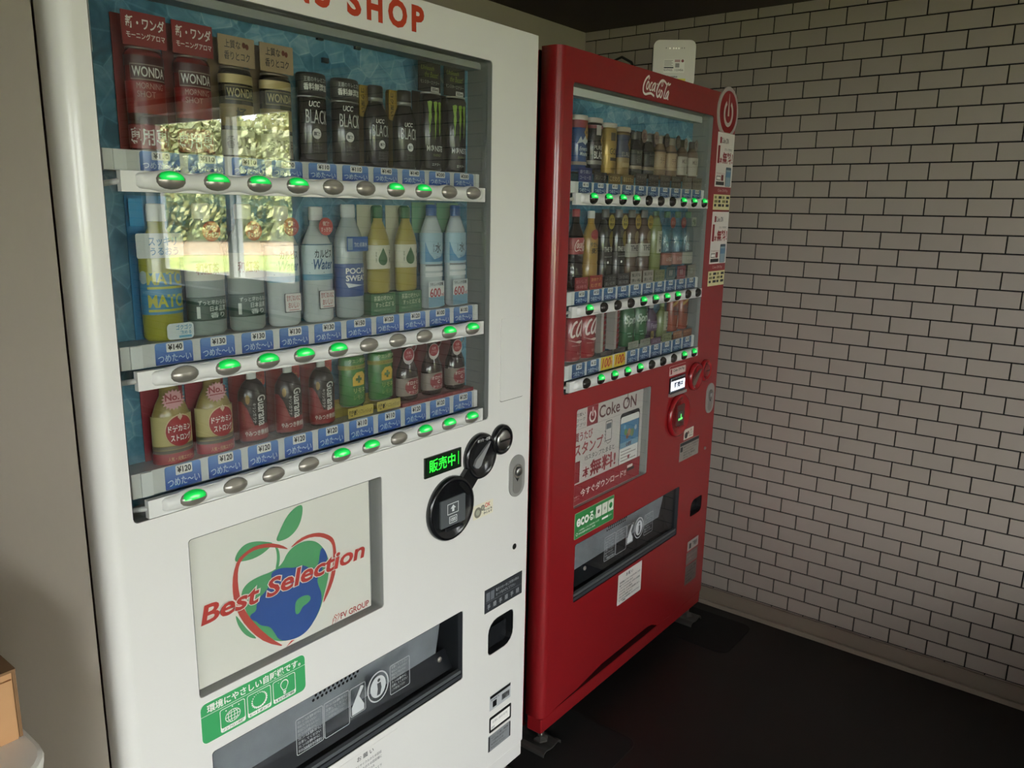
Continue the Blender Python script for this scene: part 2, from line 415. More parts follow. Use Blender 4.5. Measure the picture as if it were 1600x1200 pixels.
# ------------------------------------------------------------------ vending machines
RAILZ = (1.4965, 1.2205, 1.0285)                                # button centre heights of the three rows
SHELF = (1.5365, 1.2665, 1.0785)                                # where the samples stand
CAV = .066                                                      # depth of the display behind the door face
def ellipsoid(b, cx, cy, cz, a, d, h, m, n=16, k=7, lo=-PI / 2, hi=PI / 2):
    vs = []; fs = []
    for i in range(k + 1):
        t = lo + (hi - lo) * i / k
        for j in range(n + 1):
            q = PI * j / n                                      # front half only
            vs.append((cx - a * math.cos(t) * math.cos(q), cy - d * math.cos(t) * math.sin(q), cz + h * math.sin(t)))
    for i in range(k):
        for j in range(n): fs.append((i * (n + 1) + j, i * (n + 1) + j + 1, (i + 1) * (n + 1) + j + 1, (i + 1) * (n + 1) + j))
    return b.add(vs, fs, m, True)
DULL = mat('55514a', .22, .3)
_btn = {}
def button(root, x, z, lit, dark):
    if (dark, lit) not in _btn:
        bm = mat('2e2a27', .22, .2) if dark else CHROME; om = mat('3c3833', .22, .2) if dark else mat('aaa498', .25, .3)
        k = 1.1 if dark else 1.
        o = ellipsoid(MB(), 0, 0, 0, .0225 / k ** 2, .010, .0125 * k, bm).build('selection_button', root, (x, -.0085, z))
        l = ellipsoid(MB(), 0, 0, 0, .0214 / k ** 2, .0110, .0130 * k, LENS if lit else om, lo=.05 if lit else .3, k=5).build('button_lens', o)
        _btn[(dark, lit)] = (o.data, l.data)
    else:
        o = put('selection_button', _btn[(dark, lit)][0], root, (x, -.0085, z)); put('button_lens', _btn[(dark, lit)][1], o)
    o['label'] = 'selection button with a green lit lens' if lit else 'unlit selection button'
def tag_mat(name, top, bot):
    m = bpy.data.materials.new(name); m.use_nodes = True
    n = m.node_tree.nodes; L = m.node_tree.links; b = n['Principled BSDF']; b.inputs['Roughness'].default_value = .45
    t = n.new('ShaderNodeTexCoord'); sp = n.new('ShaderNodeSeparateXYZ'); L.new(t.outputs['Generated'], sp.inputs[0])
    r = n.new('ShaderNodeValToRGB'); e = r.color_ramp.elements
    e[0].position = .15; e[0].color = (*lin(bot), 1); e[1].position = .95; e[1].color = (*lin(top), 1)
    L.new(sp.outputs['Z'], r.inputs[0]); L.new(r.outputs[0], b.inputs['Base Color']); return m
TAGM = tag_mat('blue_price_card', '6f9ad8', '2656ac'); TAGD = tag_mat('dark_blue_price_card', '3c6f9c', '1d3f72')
_tag = {}
def price_card(root, x, z0, z1, price, dark, cold=True):
    k = (price, dark, round(z1 - z0, 3))
    if k not in _tag:
        h = z1 - z0; yellow = price == 'sale'
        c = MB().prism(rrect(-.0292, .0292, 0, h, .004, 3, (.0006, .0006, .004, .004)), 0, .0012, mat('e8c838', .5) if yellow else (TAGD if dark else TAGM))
        f = MB()
        if yellow:
            f.text('100', -.026, .020, h * .18, h * .92, -.0005, mat('c23a1e', .5), bold=.03, shear=.25)
            f.text('円', .020, .0275, h * .2, h * .6, -.0005, mat('c23a1e', .5), bold=.03)
        else:
            f.patch(-.0125, .0145, h * .56, h * .98, -.0004, PRINTW, r=.0015)
            f.text('¥' + price, -.0100, .0125, h * .64, h * .92, -.0006, BLACK, bold=.03)
            f.text('つめた～い', -.0262, .026, h * .10, h * .46, -.0005, mat('cfe0f2', .5), bold=.012)
        _tag[k] = (c, f)
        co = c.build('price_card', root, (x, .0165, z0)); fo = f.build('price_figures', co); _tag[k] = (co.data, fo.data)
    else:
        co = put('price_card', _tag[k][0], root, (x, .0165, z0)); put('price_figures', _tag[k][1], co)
    if price == 'sale': co['label'] = 'yellow price card with red 100 figures'
def foot(root, x, y, zb):
    m = mat('8f8d88', .35, .9, grain=.15, scale=30)
    b = MB().lathe([(.0085, .02), (.0085, zb + .01)], STEEL, x, y, n=10).lathe([(.0, .021), (.021, .021), (.021, .026), (.012, .031), (.0, .031)], m, x, y, n=6, smooth=False)
    o = b.build('levelling_foot', root)
    pr = []
    for i in range(9):
        t = i / 8; pr.append((-.038 + .076 * t, .019 - .006 * math.sin(PI * t) ** 2 + (.0 if 0 < i < 8 else -.004)))
    pr = [(-.042, .0), (-.041, .012)] + pr + [(.041, .012), (.042, .0)]
    pts = pr + [(a * .95, c - .0035) for a, c in reversed(pr)]
    q = MB().prism([(x + a, max(c, .0026)) for a, c in pts], y - .04, y + .22, m)
    q.build('anchor_plate', root)

def liner(b, poly, y0, y1, m, back=None):
    n = len(poly)
    vs = [(p[0], y0, p[1]) for p in poly] + [(p[0], y1, p[1]) for p in poly]
    b.add(vs, [(i, (i + 1) % n, n + (i + 1) % n, n + i) for i in range(n)], m)
    if back: b.prism(poly, y1, y1, back)
    return b

def machine(name, label, loc, W, body, disp, bx0, pitch, lit, prices, dark, groove=None):
    root = thing(name, label, 'vending machine', loc, group='drinks vending machines')
    ZB, ZD, ZT, DT = .07, .114, 1.832, .052
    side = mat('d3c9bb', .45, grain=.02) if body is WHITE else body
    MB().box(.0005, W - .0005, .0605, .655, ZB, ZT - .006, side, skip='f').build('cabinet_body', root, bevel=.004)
    poster = rect(.124, .522, .6865, .9585)
    slot = rrect(.1385, .7605, .408, .578, .006)
    cr_ = rrect(.8530, .9480, .421, .508, .02, 4, (.012, .034, .012, .034)) if body is WHITE else rrect(.858, .945, .441, .498, .02, 4, (.008, .02, .008, .03))
    grow = lambda P: [(p[0] + (.0012 if p[0] > cxy[0] else -.0012), p[1] + (.0012 if p[1] > cxy[1] else -.0012)) for cxy in [(sum(q[0] for q in P) / len(P), sum(q[1] for q in P) / len(P))] for p in P]
    holes = [grow(h) for h in (rrect(disp[0], disp[1], 1.0115, 1.757, .008), rrect(.124, .522, .6865, .9585, .006), slot, cr_)]
    if groove: holes.append([(p[0], p[1] - .0005) if p[1] < .12 else (p[0], p[1] + .001) for p in groove])
    R_ = .022
    d = MB().prism(rect(R_, W - .003, ZD, ZT), 0, DT, body, holes)
    pr = [(R_ - R_ * math.sin(t), R_ - R_ * math.cos(t)) for t in [i * PI / 16 for i in range(9)]] + [(0, DT), (R_, DT)]
    vs = [(p[0], p[1], ZD) for p in pr] + [(p[0], p[1], ZT) for p in pr]; n = len(pr)
    d.add(vs, [(i, (i + 1) % n, n + (i + 1) % n, n + i) for i in range(n - 1)], body, True)
    d.add(vs, [tuple(reversed(range(n))), tuple(n + i for i in range(n))], body)
    d.box(W - .003, W, .002, DT, ZD, ZT, body)
    MB().box(.009, W - .009, .0522, .0603, ZB + .01, ZT - .01, DARK, skip='fk').build('dark_gap_strip', root)  # black strip standing in for the shade in the gap behind the door
    d.build('door', root)
    MB().box(.004, W - .002, .003, .05, ZB - .002, ZD - .003, body).build('kick_plate', root, bevel=.003)
    GREY = mat('8a8b88', .5)
    liner(MB(), rrect(disp[0], disp[1], 1.0115, 1.757, .008), .0005, CAV, GREY).build('display_lining', root)
    MB().prism(rect(disp[0], disp[1], 1.0115, 1.757), CAV, CAV + .002, ICE).build('ice_poster', root)
    liner(MB(), rrect(.124, .522, .6865, .9585, .006), .0005, .034, mat('a9aaa6', .45), mat('9a9a96', .6)).build('poster_recess', root)
    lb = liner(MB(), slot, .0005, .075, mat('33363a', .45), mat('15161a', .6))
    lb.build('pickup_recess', root)
    liner(MB(), cr_, .0005, .03, mat('17181a', .35), mat('101112', .4)).build('coin_return_recess', root)
    # delivery slot: worn metal sheet above, dark chute below, clear flap with white pictograms in front
    sh = MB().add([(.142, .054, .458), (.728, .054, .466), (.728, .036, .574), (.142, .036, .574)], [(0, 1, 2, 3)], mat('c3c7c9', .45, .1, grain=.35, scale=14, bump=.3))
    sh.add([(.142, .054, .458), (.758, .054, .466), (.758, .030, .425), (.142, .030, .425)], [(0, 3, 2, 1)], mat('202227', .3))
    sh.build('chute_sheet', root)
    pf = MB()
    for r in range(5):
        for c in range(11): pf.shape(circ(.375 + c * .0105 + (r % 2) * .005, .572 - r * .0095, .0033, n=8), .0345 + r * .0018, DARK)
    o = pf.build('vent_holes', root); o['kind'] = 'stuff'
    fl = MB().box(.1415, .757, .010, .0125, .432, .575, SMOKE); flo = fl.build('pickup_flap', root)
    g = MB(); gm = mat('c9cccd', .5)
    def frame(x0, x1, z0, z1, t=.0012): g.prism(rrect(x0, x1, z0, z1, .004), .0095, .0095, gm, [rrect(x0 + t, x1 - t, z0 + t, z1 - t, .003)])
    frame(.309, .372, .465, .540); frame(.374, .436, .464, .540); frame(.438, .478, .475, .538); frame(.545, .602, .470, .538)
    for x0, x1, k in ((.313, .368, 8), (.378, .432, 4), (.549, .598, 7)):
        for i in range(k):
            g.text(random.choice(['取出口に手を入れない', 'ここから取り出してください', 'カンは静かに', '注意してください']), x0, x1 - random.random() * .012, .529 - i * .0085, .535 - i * .0085, .0094, gm)
    g.text('入れないでください', .325, .368, .468, .475, .0094, gm, bold=.02)
    g.shape([(.442, .478), (.474, .478), (.474, .49), (.462, .512), (.474, .53), (.466, .534), (.450, .508), (.442, .495)], .0094, gm)
    g.prism(circ(.512, .508, .029, .034, 32), .0095, .0095, gm, [circ(.512, .508, .0262, .031, 32)])
    g.prism(circ(.512, .508, .021, .024, 24), .0094, .0094, gm)
    g.shape(circ(.514, .522, .004, .004, 10), .0092, mat('4a4c4e', .5)); g.shape([(.508, .489), (.5105, .503), (.509, .516), (.519, .516), (.521, .503), (.517, .489)], .0092, mat('4a4c4e', .5))
    g.build('flap_print', flo)
    MB().box(.1405, .7595, .0015, .013, .410, .419, mat('3a3d40', .35)).box(.1405, .7595, .004, .013, .420, .428, mat('55585a', .3)).build('flap_hinge_bar', root)
    MB().lathe([(0, -.001), (.006, 0), (.0065, .002), (.004, .004)], CHROME, .69 if body is WHITE else .20, .004, .487, n=12, axis='y').build('flap_stud', root)
    # coin return flap
    MB().box(.862, .94, .016, .02, .427 if body is WHITE else .444, .478, mat('1d1f21', .25)).build('coin_return_flap', root)
    # display: glass, tag strips, button rails, buttons, price cards
    MB().box(disp[0] + .001, disp[1] - .001, .0105, .0135, 1.013, 1.756, DISPLAY if body is WHITE else GLASS).build('display_glass', root)
    xa, xb = bx0 - .0665, bx0 + 9 * pitch + .0465
    for r in range(3):
        zc = RAILZ[r]; zs = SHELF[r]
        s_ = MB().box(xa - .012, xb - .0005, .0178, CAV, zc + .012, zs - .0004, PLAS)
        s_.box(xa + .001, xa + .018, .0145, .0178, zc + .0125, zs - .001, mat('eeeeec', .3)).box(xb - .012, xb - .001, .0145, .0178, zc + .0125, zs - .001, mat('eeeeec', .3))
        s_.build('sample_shelf', root)
        rb = MB(); n = 200; m_ = 8; vs = []; fs = []
        rb.box(xa, xb, -.0015, .0088, zc - .0165, zc + .0112, PLAS)
        x0, x1 = bx0 - .046, bx0 + 9 * pitch + .036
        for i in range(n + 1):
            x = x0 + (x1 - x0) * i / n
            ed = min(1, min(i, n - i) / n * (x1 - x0) / .012); ed = math.sqrt(max(0, 1 - (1 - ed) ** 2))
            h = (.0135 + .0022 * math.cos(2 * PI * (x - bx0) / pitch)) * (.55 + .45 * ed); dd = .0085 * ed + .0002
            for j in range(m_ + 1):
                t = -PI / 2 + PI * j / m_
                vs.append((x, -.0015 - dd * math.cos(t), zc + h * math.sin(t) - .0012))
        for i in range(n):
            for j in range(m_): fs.append((i * (m_ + 1) + j, (i + 1) * (m_ + 1) + j, (i + 1) * (m_ + 1) + j + 1, i * (m_ + 1) + j + 1))
        rb.add(vs, fs, PLAS, True)
        rb.build('button_rail', root)
        MB().tube([(xa - .03, .05, zc - .012), (xa + .004, .004, zc - .002)], .004, mat('a9a9a6', .4)).build('rail_bracket', root)
        for i in range(10):
            button(root, bx0 + i * pitch, zc, i + 1 in lit[r], dark)
            price_card(root, bx0 + i * pitch + .0008, zc + .0128, zs - .001, prices[r][i], dark)
    for fx in (.045, W - .045): foot(root, fx, .030, ZB)
    # lock plate and key hole
    return root

WX, RX, RY = -2.2235, -1.135, .006
white = machine('vending_machine', 'large white drinks vending machine in front on the left', (WX, 0, 0), .9995, WHITE, (.0435, .8420), .132, .0715,
                ((1, 2, 3, 4, 7, 8), (2, 3, 4, 5, 9, 10), (1, 5, 6, 8, 9, 10)),
                (['110'] * 6 + ['140'] * 2 + ['200'] * 2, ['140'] + ['130'] * 4 + ['150', '120', '120', '100', '100'], ['120'] * 5 + ['110'] * 2 + ['120'] * 3), False)
GROOVE = [(.055, .1165), (.66, .1165), (.62, .134), (.59, .139), (.31, .139), (.18, .1225), (.055, .1175)]
red = machine('vending_machine', 'red drinks vending machine behind the white one by the tiled wall', (RX, RY, 0), .998, RED, (.058, .826), .147, .0702,
              ((1, 2, 3, 4, 8, 9, 10), (1, 5, 6, 7, 8), (2, 3, 4, 5, 9, 10)),
              (['110'] * 4 + ['130'] * 6, ['150'] * 4 + ['160'] * 4 + ['130'] * 2, ['120', '120', 'sale', 'sale'] + ['120'] * 6), True, GROOVE)
liner(MB(), GROOVE, .0005, .03, mat('3a0a0e', .5), mat('200a0c', .6)).build('grip_recess', red)
E_ = .0006                                                      # stickers stand this far off the door

def sticker(root, name, x0, x1, z0, z1, m, r=.001, label=None, t=E_):
    o = MB().prism(rrect(x0, x1, z0, z1, r), -t, 0, m).build(name, root)
    if label: o['label'] = label
    return o
SF = -E_ - .0004                                                # print lies on a sticker
# ---- white machine: lettering and fittings on the door
hm = mat('b83a1c', .5)
for ch, x0, x1, z0, z1 in (('N', .3505, .3885, 1.7765, 1.8205), ('S', .3990, .4300, 1.7760, 1.8212), ('S', .4650, .4960, 1.7755, 1.8212), ('H', .5080, .5440, 1.7755, 1.8205),
                           ('O', .5570, .6030, 1.7748, 1.8212), ('P', .6140, .6460, 1.7752, 1.8205)):
    MB().text(ch, x0, x1, z0, z1, -.0006, hm, bold=.045).build('header_letter', white)
b = MB().prism(rrect(.8825, .9690, 1.0405, 1.2300, .006), -.0001, 0, mat('6a6862', .6)); b.build('access_panel_gap', white)
MB().prism(rrect(.8820, .9675, 1.0425, 1.2305, .006), -.0022, .0, WHITE).build('access_panel', white)
o = MB().prism(rect(.6385, .7490, .9235, .9670), -.004, 0, mat('1c1f1c', .3)).build('status_display', white)
LEDG = mat('2dfc3c', .5, emit=1.1)
MB().patch(.642, .7455, .9268, .9637, -.0042, mat('0c2a12', .3)).text('販売中', .6500, .7290, .9330, .9605, -.0045, LEDG, bold=.008).patch(.7385, .7400, .932, .961, -.0045, LEDG).build('lit_characters', o)
# payment cluster: three round black bosses joined by necks
GB = mat('17181a', .22, coat=.3)
b = MB()
for cx, cz, R in ((.7155, .8385, .0715), (.8115, .9325, .0525), (.8865, .9540, .0355)):
    b.lathe([(R, -.0), (R, -.006), (R - .003, -.011), (R - .009, -.0125), (R - .012, -.0085), (0, -.007)], GB, cx, 0, cz, n=48, axis='y')
for (ax, az), (bx_, bz), wd in (((.75, .872), (.785, .905), .046), ((.85, .943), (.872, .950), .028)):
    dx, dz = bx_ - ax, bz - az; l = math.hypot(dx, dz); nx, nz = -dz / l * wd / 2, dx / l * wd / 2
    b.prism([(ax + nx, az + nz), (ax - nx, az - nz), (bx_ - nx, bz - nz), (bx_ + nx, bz + nz)], -.011, 0, GB)
pay = b.build('payment_panel', white); pay['label'] = 'glossy black panel of three joined rounds'
MB().prism([(.783, .918), (.789, .911), (.797, .909), (.805, .913), (.812, .926), (.832, .953), (.838, .962), (.826, .955), (.803, .938), (.790, .930)], -.013, -.0065, mat('8f9090', .35)).build('return_lever', pay)
o = MB().lathe([(.0235, -.0075), (.0235, -.0115), (.020, -.0135), (0, -.0145)], STEEL, .886, 0, .954, n=28, axis='y').build('coin_slot', pay)
MB().patch(.868, .906, .9525, .9565, -.0152, DARK).build('coin_slit', o)
MB().text('おつり・返却', .792, .834, .968, .975, -.0135, mat('d0d0cc', .5), bold=.02).build('slot_print', pay)
MB().prism(rrect(.6765, .7545, .8025, .8645, .003), -.0115, -.006, mat('5b5f61', .15, coat=.5)).box(.690, .742, -.0155, -.0115, .795, .801, mat('202224', .3)).build('note_slot', pay)
g = MB(); gw = mat('d5d9da', .5)
g.prism(rect(.697, .732, .829, .853), -.0118, -.0118, gw, [rect(.6985, .7305, .8305, .8515)])
g.shape([(.7115, .834), (.7185, .834), (.7185, .841), (.7235, .841), (.715, .849), (.7065, .841), (.7115, .841)], -.0119, gw)
g.prism(rrect(.7025, .7275, .808, .824, .002), -.0118, -.0118, gw, [rrect(.704, .726, .8095, .8225, .0012)])
g.text('1000', .706, .724, .8115, .8205, -.0119, gw, bold=.02); g.build('note_print', pay)
st = sticker(white, 'coin_sticker', .7935, .8625, .7845, .8175, mat('e9e3cc', .5))
g = MB(); cm = mat('7d7a6c', .5)
for cx, cz, r in ((.809, .799, .0125), (.826, .806, .007)):
    g.prism(circ(cx, cz, r), SF, SF, cm); g.prism(circ(cx, cz, r * .55), SF - .0001, SF - .0001, mat('a9a794', .5))
g.text('OK', .834, .853, .804, .8145, SF, mat('c9463c', .5), bold=.02)
for k, t in enumerate(('使える硬貨', '使えます')): g.text(t, .829, .859, .7955 - k * .007, .801 - k * .007, SF, INK, bold=.02)
g.build('sticker_print', st)
def lock(root, x0, x1, z0, z1):
    r = (x1 - x0) / 2 - .0005
    o = MB().prism(rrect(x0, x1, z0, z1, r, 8), -.003, 0, mat('a9a8a3', .4, .35)).build('lock_plate', root)
    cx = (x0 + x1) / 2; cz = z1 - .040
    MB().prism(rrect(cx - .017, cx + .017, z0 + .008, cz + .018, .016, 8), -.0036, -.003, mat('908f8a', .4, .35)).build('lock_cover', o)
    MB().lathe([(.0165, -.0036), (.0165, -.006), (.014, -.0065), (.0135, -.004), (0, -.004)], CHROME, cx, 0, cz, n=24, axis='y').lathe([(.0105, -.004), (.0105, -.0095), (.0085, -.011), (0, -.0112)], STEEL, cx, 0, cz, n=20, axis='y').shape([(cx - .008, cz - .014), (cx, cz - .026), (cx + .008, cz - .014)], -.0038, DARK).build('lock_barrel', o)
lock(white, .9205, .9785, .799, .902)
MB().lathe([(.0075, 0), (.0075, -.0006), (.0055, -.001), (0, -.0008)], BLACK, .9475, 0, .671, n=16, axis='y').build('key_hole', white)
def smallprint(b, rows, x0, x1, z0, z1, y, m, bold=0.):
    n = len(rows); h = (z1 - z0) / n
    for i, t in enumerate(rows):
        l, q = t if isinstance(t, tuple) else (t, 1.)
        b.text(l, x0, x0 + (x1 - x0) * q, z1 - (i + .82) * h, z1 - (i + .18) * h, y, m, bold=bold)
    return b
st = sticker(white, 'instruction_sticker', .8370, .9800, .5370, .5970, mat('34373b', .35), label='dark grey instruction sticker')
g = MB(); lg = mat('b9bcc0', .5); mg = mat('6c7076', .5)
g.patch(.842, .856, .566, .588, SF, mg); g.patch(.859, .872, .566, .588, SF, mg)
smallprint(g, [('電子マネーをご利用の際は', 1), ('カードをかざして下さい', .85)], .878, .966, .566, .590, SF, lg)
g.patch(.840, .977, .5625, .5635, SF, mg)
for k in range(6): g.text('手順'[k % 2], .846 + k * .022, .858 + k * .022, .544, .557, SF, lg)
g.build('sticker_print', st)
st = sticker(white, 'serial_label', .8610, .9425, .2675, .3085, mat('b9bcbe', .45))
g = MB().patch(.862, .9415, .300, .3075, SF, BLACK).patch(.872, .887, .273, .290, SF, BLACK)
for k in range(14): g.patch(.907 + k * .0022, .9082 + k * .0022 + (k % 3) * .0003, .275, .2915, SF, INK)
g.text('管理番号', .865, .897, .2925, .2975, SF, INK); g.build('sticker_print', st)
st = sticker(white, 'contact_label', .8605, .9465, .2060, .2490, BLACK, .004)
g = MB().patch(.8655, .9405, .2135, .2420, SF, PRINTW, r=.001).text('お問い合わせ先', .872, .930, .229, .236, SF - .0002, mat('8a8a8a', .5)).patch(.868, .880, .2155, .2215, SF - .0002, mat('c9c9c9', .5)); g.build('sticker_print', st)
st = sticker(white, 'notice_label', .8570, .9450, .1545, .1985, mat('8b8e90', .45), .002)
g = MB().patch(.858, .863, .156, .197, SF, BLACK).patch(.940, .9445, .156, .197, SF, BLACK); smallprint(g, ['ご注意', ('この自販機は屋内用です', .9), ('転倒防止のため', .7), ('ゆらさないで下さい', .85)], .868, .936, .158, .195, SF, INK); g.build('sticker_print', st)
def ecolabel():
    x0, x1, z0, z1 = .121, .3285, .5995, .6735; GW = mat('3fa463', .45)
    st = sticker(white, 'eco_sticker', x0, x1, z0, z1, mat('f0f2ec', .5), .011, 'green environment sticker with three pictograms')
    g = MB().patch(x0 + .001, x1 - .001, z0 + .001, z1 - .001, SF, GW, r=.010)
    y = SF - .0002
    g.patch(x0 + .001, x1 - .001, .6505, .6513, y, PRINTW)
    g.text('環境にやさしい自販機です。', .133, .318, .6535, .6685, y, PRINTW, bold=.025)
    for i, t in enumerate(('ノンフロン冷媒', 'ヒートポンプ', 'LED照明')):
        a = .155 + i * .0515; c = a + .0475
        g.prism(rrect(a, c, .605, .6475, .004), y, y, PRINTW, [rrect(a + .0012, c - .0012, .6125, .6463, .003)])
        g.text(t, a + .004, c - .004, .6062, .6115, y - .0002, mat('24663c', .5), bold=.02)
    cx, cz = .1787, .6275
    for rx in (.0145, .0095, .004): g.prism(circ(cx, cz, rx, .0115), y, y, PRINTW, [circ(cx, cz, rx - .0013, .0115 - .0010)])
    for dz in (-.006, 0, .006): 
        q = .0145 * math.sqrt(1 - (dz / .0115) ** 2); g.patch(cx - q, cx + q, cz + dz - .0006, cz + dz + .0006, y, PRINTW)
    for dx, dz in ((-.012, .014), (0, .0165), (.012, .014)): g.shape(circ(cx + dx, cz + dz, .0013, n=8), y, PRINTW)
    cx = .2303
    for k in range(22):
        a = 2 * PI * k / 22; r = .0008 + .0007 * abs(math.cos(a / 2 + .6)) * 2
        g.shape(circ(cx + .0145 * math.cos(a), .6295 + .0135 * math.sin(a), r, n=8), y, PRINTW)
    cx = .282
    bulb = [(cx + (.0085 if k in (0, 1) else .0085) * math.cos(t), .634 + .0085 * math.sin(t)) for k, t in enumerate([-.6 + (PI + 1.2) * i / 16 for i in range(17)])]
    out = [(cx - .0032, .6225), (cx + .0032, .6225)]
    o_ = bulb + [(cx - .0035, .622), (cx + .0035, .622)]
    inn = [(cx + (p[0] - cx) * .82, .631 + (p[1] - .631) * .82) for p in o_]
    g.prism(o_, y, y, PRINTW, [inn]); g.patch(cx - .003, cx + .003, .6175, .6205, y, PRINTW); g.patch(cx - .0025, cx + .0025, .6145, .6165, y, PRINTW)
    for dx, dz in ((-.012, .0075), (-.0065, .0115), (0, .0128), (.0065, .0115)): g.shape(circ(cx + dx, .634 + dz, .0008, n=6), y, PRINTW)
    g.build('sticker_print', st)
ecolabel()
st = sticker(white, 'request_notice', .4000, .5550, .2800, .3930, WHITE)
g = MB().text('お 願 い', .443, .487, .376, .387, SF, INK, bold=.01)
for k in range(6): g.text('空容器はリサイクルのため回収箱に入れて下さい。'[k * 2:k * 2 + 14], .4165, .5085 - .02 * (k % 3 == 2), .362 - k * .0105, .3685 - k * .0105, SF, INK)
g.build('sticker_print', st)
# poster with the apple-shaped globe
APPLE = {
'leaf': [(2909, 8946), (3009, 9120), (3160, 9340), (3348, 9463), (3513, 9480), (3514, 9323), (3447, 9126), (3325, 9000), (3159, 8928)],
'left_leaf': [(2101, 8867), (2172, 9014), (2324, 9117), (2545, 9095), (2768, 9003), (2881, 8948), (2800, 8886), (2642, 8817), (2452, 8795), (2268, 8818)],
'stem': [(2908, 8932), (2990, 8768), (2996, 8585), (2940, 8424), (2885, 8444), (2934, 8607), (2932, 8788), (2873, 8933)],
'globe': [(3036, 8499), (3146, 8678), (3355, 8772), (3606, 8762), (3817, 8655), (3983, 8428), (4063, 8170), (4028, 7872), (3927, 7599), (3827, 7327), (3663, 7122), (3439, 6985), (3225, 6964), (2979, 7028), (2821, 7106), (2631, 7265), (2452, 7527), (2316, 7784), (2221, 8055), (2191, 8279), (2317, 8406), (2544, 8444), (2814, 8434)],
'ocean': [(2893, 8441), (3052, 8427), (3292, 8333), (3418, 8343), (3542, 8280), (3665, 8160), (3820, 8218), (3841, 8401), (3899, 8540), (3991, 8406), (4029, 8239), (3906, 8168), (3877, 8006), (3765, 7952), (3789, 7808), (3861, 7625), (3843, 7399), (3719, 7196), (3572, 7044), (3395, 6965), (3183, 6971), (2900, 7067), (2792, 7306), (2719, 7431), (2529, 7531), (2459, 7641), (2357, 7713), (2337, 7812), (2470, 7828), (2477, 7951), (2560, 8062), (2680, 8124), (2804, 8257), (2793, 8406)],
'island': [(3254, 7561), (3282, 7701), (3431, 7737), (3579, 7697), (3619, 7605), (3529, 7545), (3422, 7531), (3353, 7426), (3269, 7423)],
'crescent': [(2067, 7942), (2092, 7754), (2189, 7534), (2329, 7381), (2477, 7297), (2300, 7521), (2166, 7758)],
'ribbon_left': [(3189, 8725), (3035, 8861), (2805, 8973), (2540, 9020), (2333, 8976), (2163, 8880), (2071, 8672), (2039, 8407), (2061, 8120), (2168, 7793), (2372, 7453), (2625, 7157), (3026, 6893), (2745, 7178), (2490, 7511), (2283, 7852), (2182, 8141), (2146, 8436), (2163, 8707), (2234, 8855), (2424, 8945), (2649, 8938), (2877, 8871), (3070, 8777)],
'ribbon_right': [(3189, 8736), (3400, 8848), (3654, 8869), (3911, 8812), (4127, 8666), (4195, 8556), (4228, 8344), (4227, 8072), (4163, 7822), (4040, 7595), (3874, 7386), (3911, 7528), (4048, 7787), (4136, 8066), (4161, 8367), (4135, 8522), (4036, 8639), (3821, 8766), (3566, 8812), (3355, 8772)],
'ribbon_tip': [(3026, 6893), (3225, 6956), (3142, 6970)]}
YP = .0195
po = MB().box(.1255, .5065, YP, YP + .012, .6880, .9575, mat('efece2', .35, coat=.2)).build('apple_poster', white)
g = MB(); AG, AB, AR = mat('5fa873', .45), mat('3f5da0', .45), mat('c9554c', .45)
def smooth(p, n=2):
    for _ in range(n):
        p = [q for i in range(len(p)) for a, c in ((p[i], p[(i + 1) % len(p)]),) for q in ((a[0] * .75 + c[0] * .25, a[1] * .75 + c[1] * .25), (a[0] * .25 + c[0] * .75, a[1] * .25 + c[1] * .75))]
    return p
for i, (k, m_) in enumerate((('crescent', AG), ('left_leaf', AG), ('leaf', AG), ('stem', AG), ('globe', AG), ('ocean', AB), ('island', AG), ('ribbon_left', AR), ('ribbon_right', AR), ('ribbon_tip', AR))):
    pl = [(a / 1e4, c / 1e4) for a, c in APPLE[k]]
    if k.startswith('ribbon') and k != 'ribbon_tip':
        q = smooth(pl, 1); c = (sum(p[0] for p in q) / len(q), sum(p[1] for p in q) / len(q))
    g.shape(pl if k == 'ribbon_tip' else smooth(pl, 2 if not k.startswith('ribbon') else 1), YP - .0002 - .00012 * i, m_)
g.text('Best Selection', .1425, .4925, .7970, .8340, YP - .0022, mat('f2e9e0', .5), bold=.06, shear=.18)
g.text('Best Selection', .1435, .4915, .7985, .8325, YP - .0025, mat('c4433c', .5), bold=.025, shear=.18)
g.text('FV GROUP', .4290, .5005, .6910, .7035, YP - .0004, mat('b03a35', .45), bold=.02)
g.stroke([(.4085, .688), (.4115, .699), (.417, .700)], .002, YP - .0004, AR); g.stroke([(.4095, .694), (.415, .695)], .0018, YP - .0004, AR)
g.stroke([(.4155, .689), (.4185, .697), (.4135, .703), (.417, .7055), (.4205, .701), (.4245, .705), (.4265, .701), (.420, .690)], .0018, YP - .0004, AR)
g.build('poster_print', po)
MB().box(.1250, .5215, .0060, .0085, .6875, .9580, ACRYL).build('poster_cover', white)
# fittings inside the display
MB().box(.0445, .0560, .022, .060, 1.655, 1.735, mat('d9d9d4', .4)).build('lamp_cover', white, bevel=.003)
MB().box(.0445, .8410, .030, .064, 1.744, 1.7565, mat('a9aba8', .45)).build('lamp_rail', white)
clip = mat('2a2d2e', .5)
for x, z in ((.452, 1.741), (.535, 1.739), (.462, 1.706), (.642, 1.744)): MB().box(x, x + .012, CAV - .006, CAV, z, z + .008, clip).build('hanger_clip', white)
MB().tube([(.051 + .006 * math.sin(t), .045, 1.735 + .012 * t / 3) for t in range(7)], .002, mat('b9bcbc', .5)).build('lamp_cord', white)

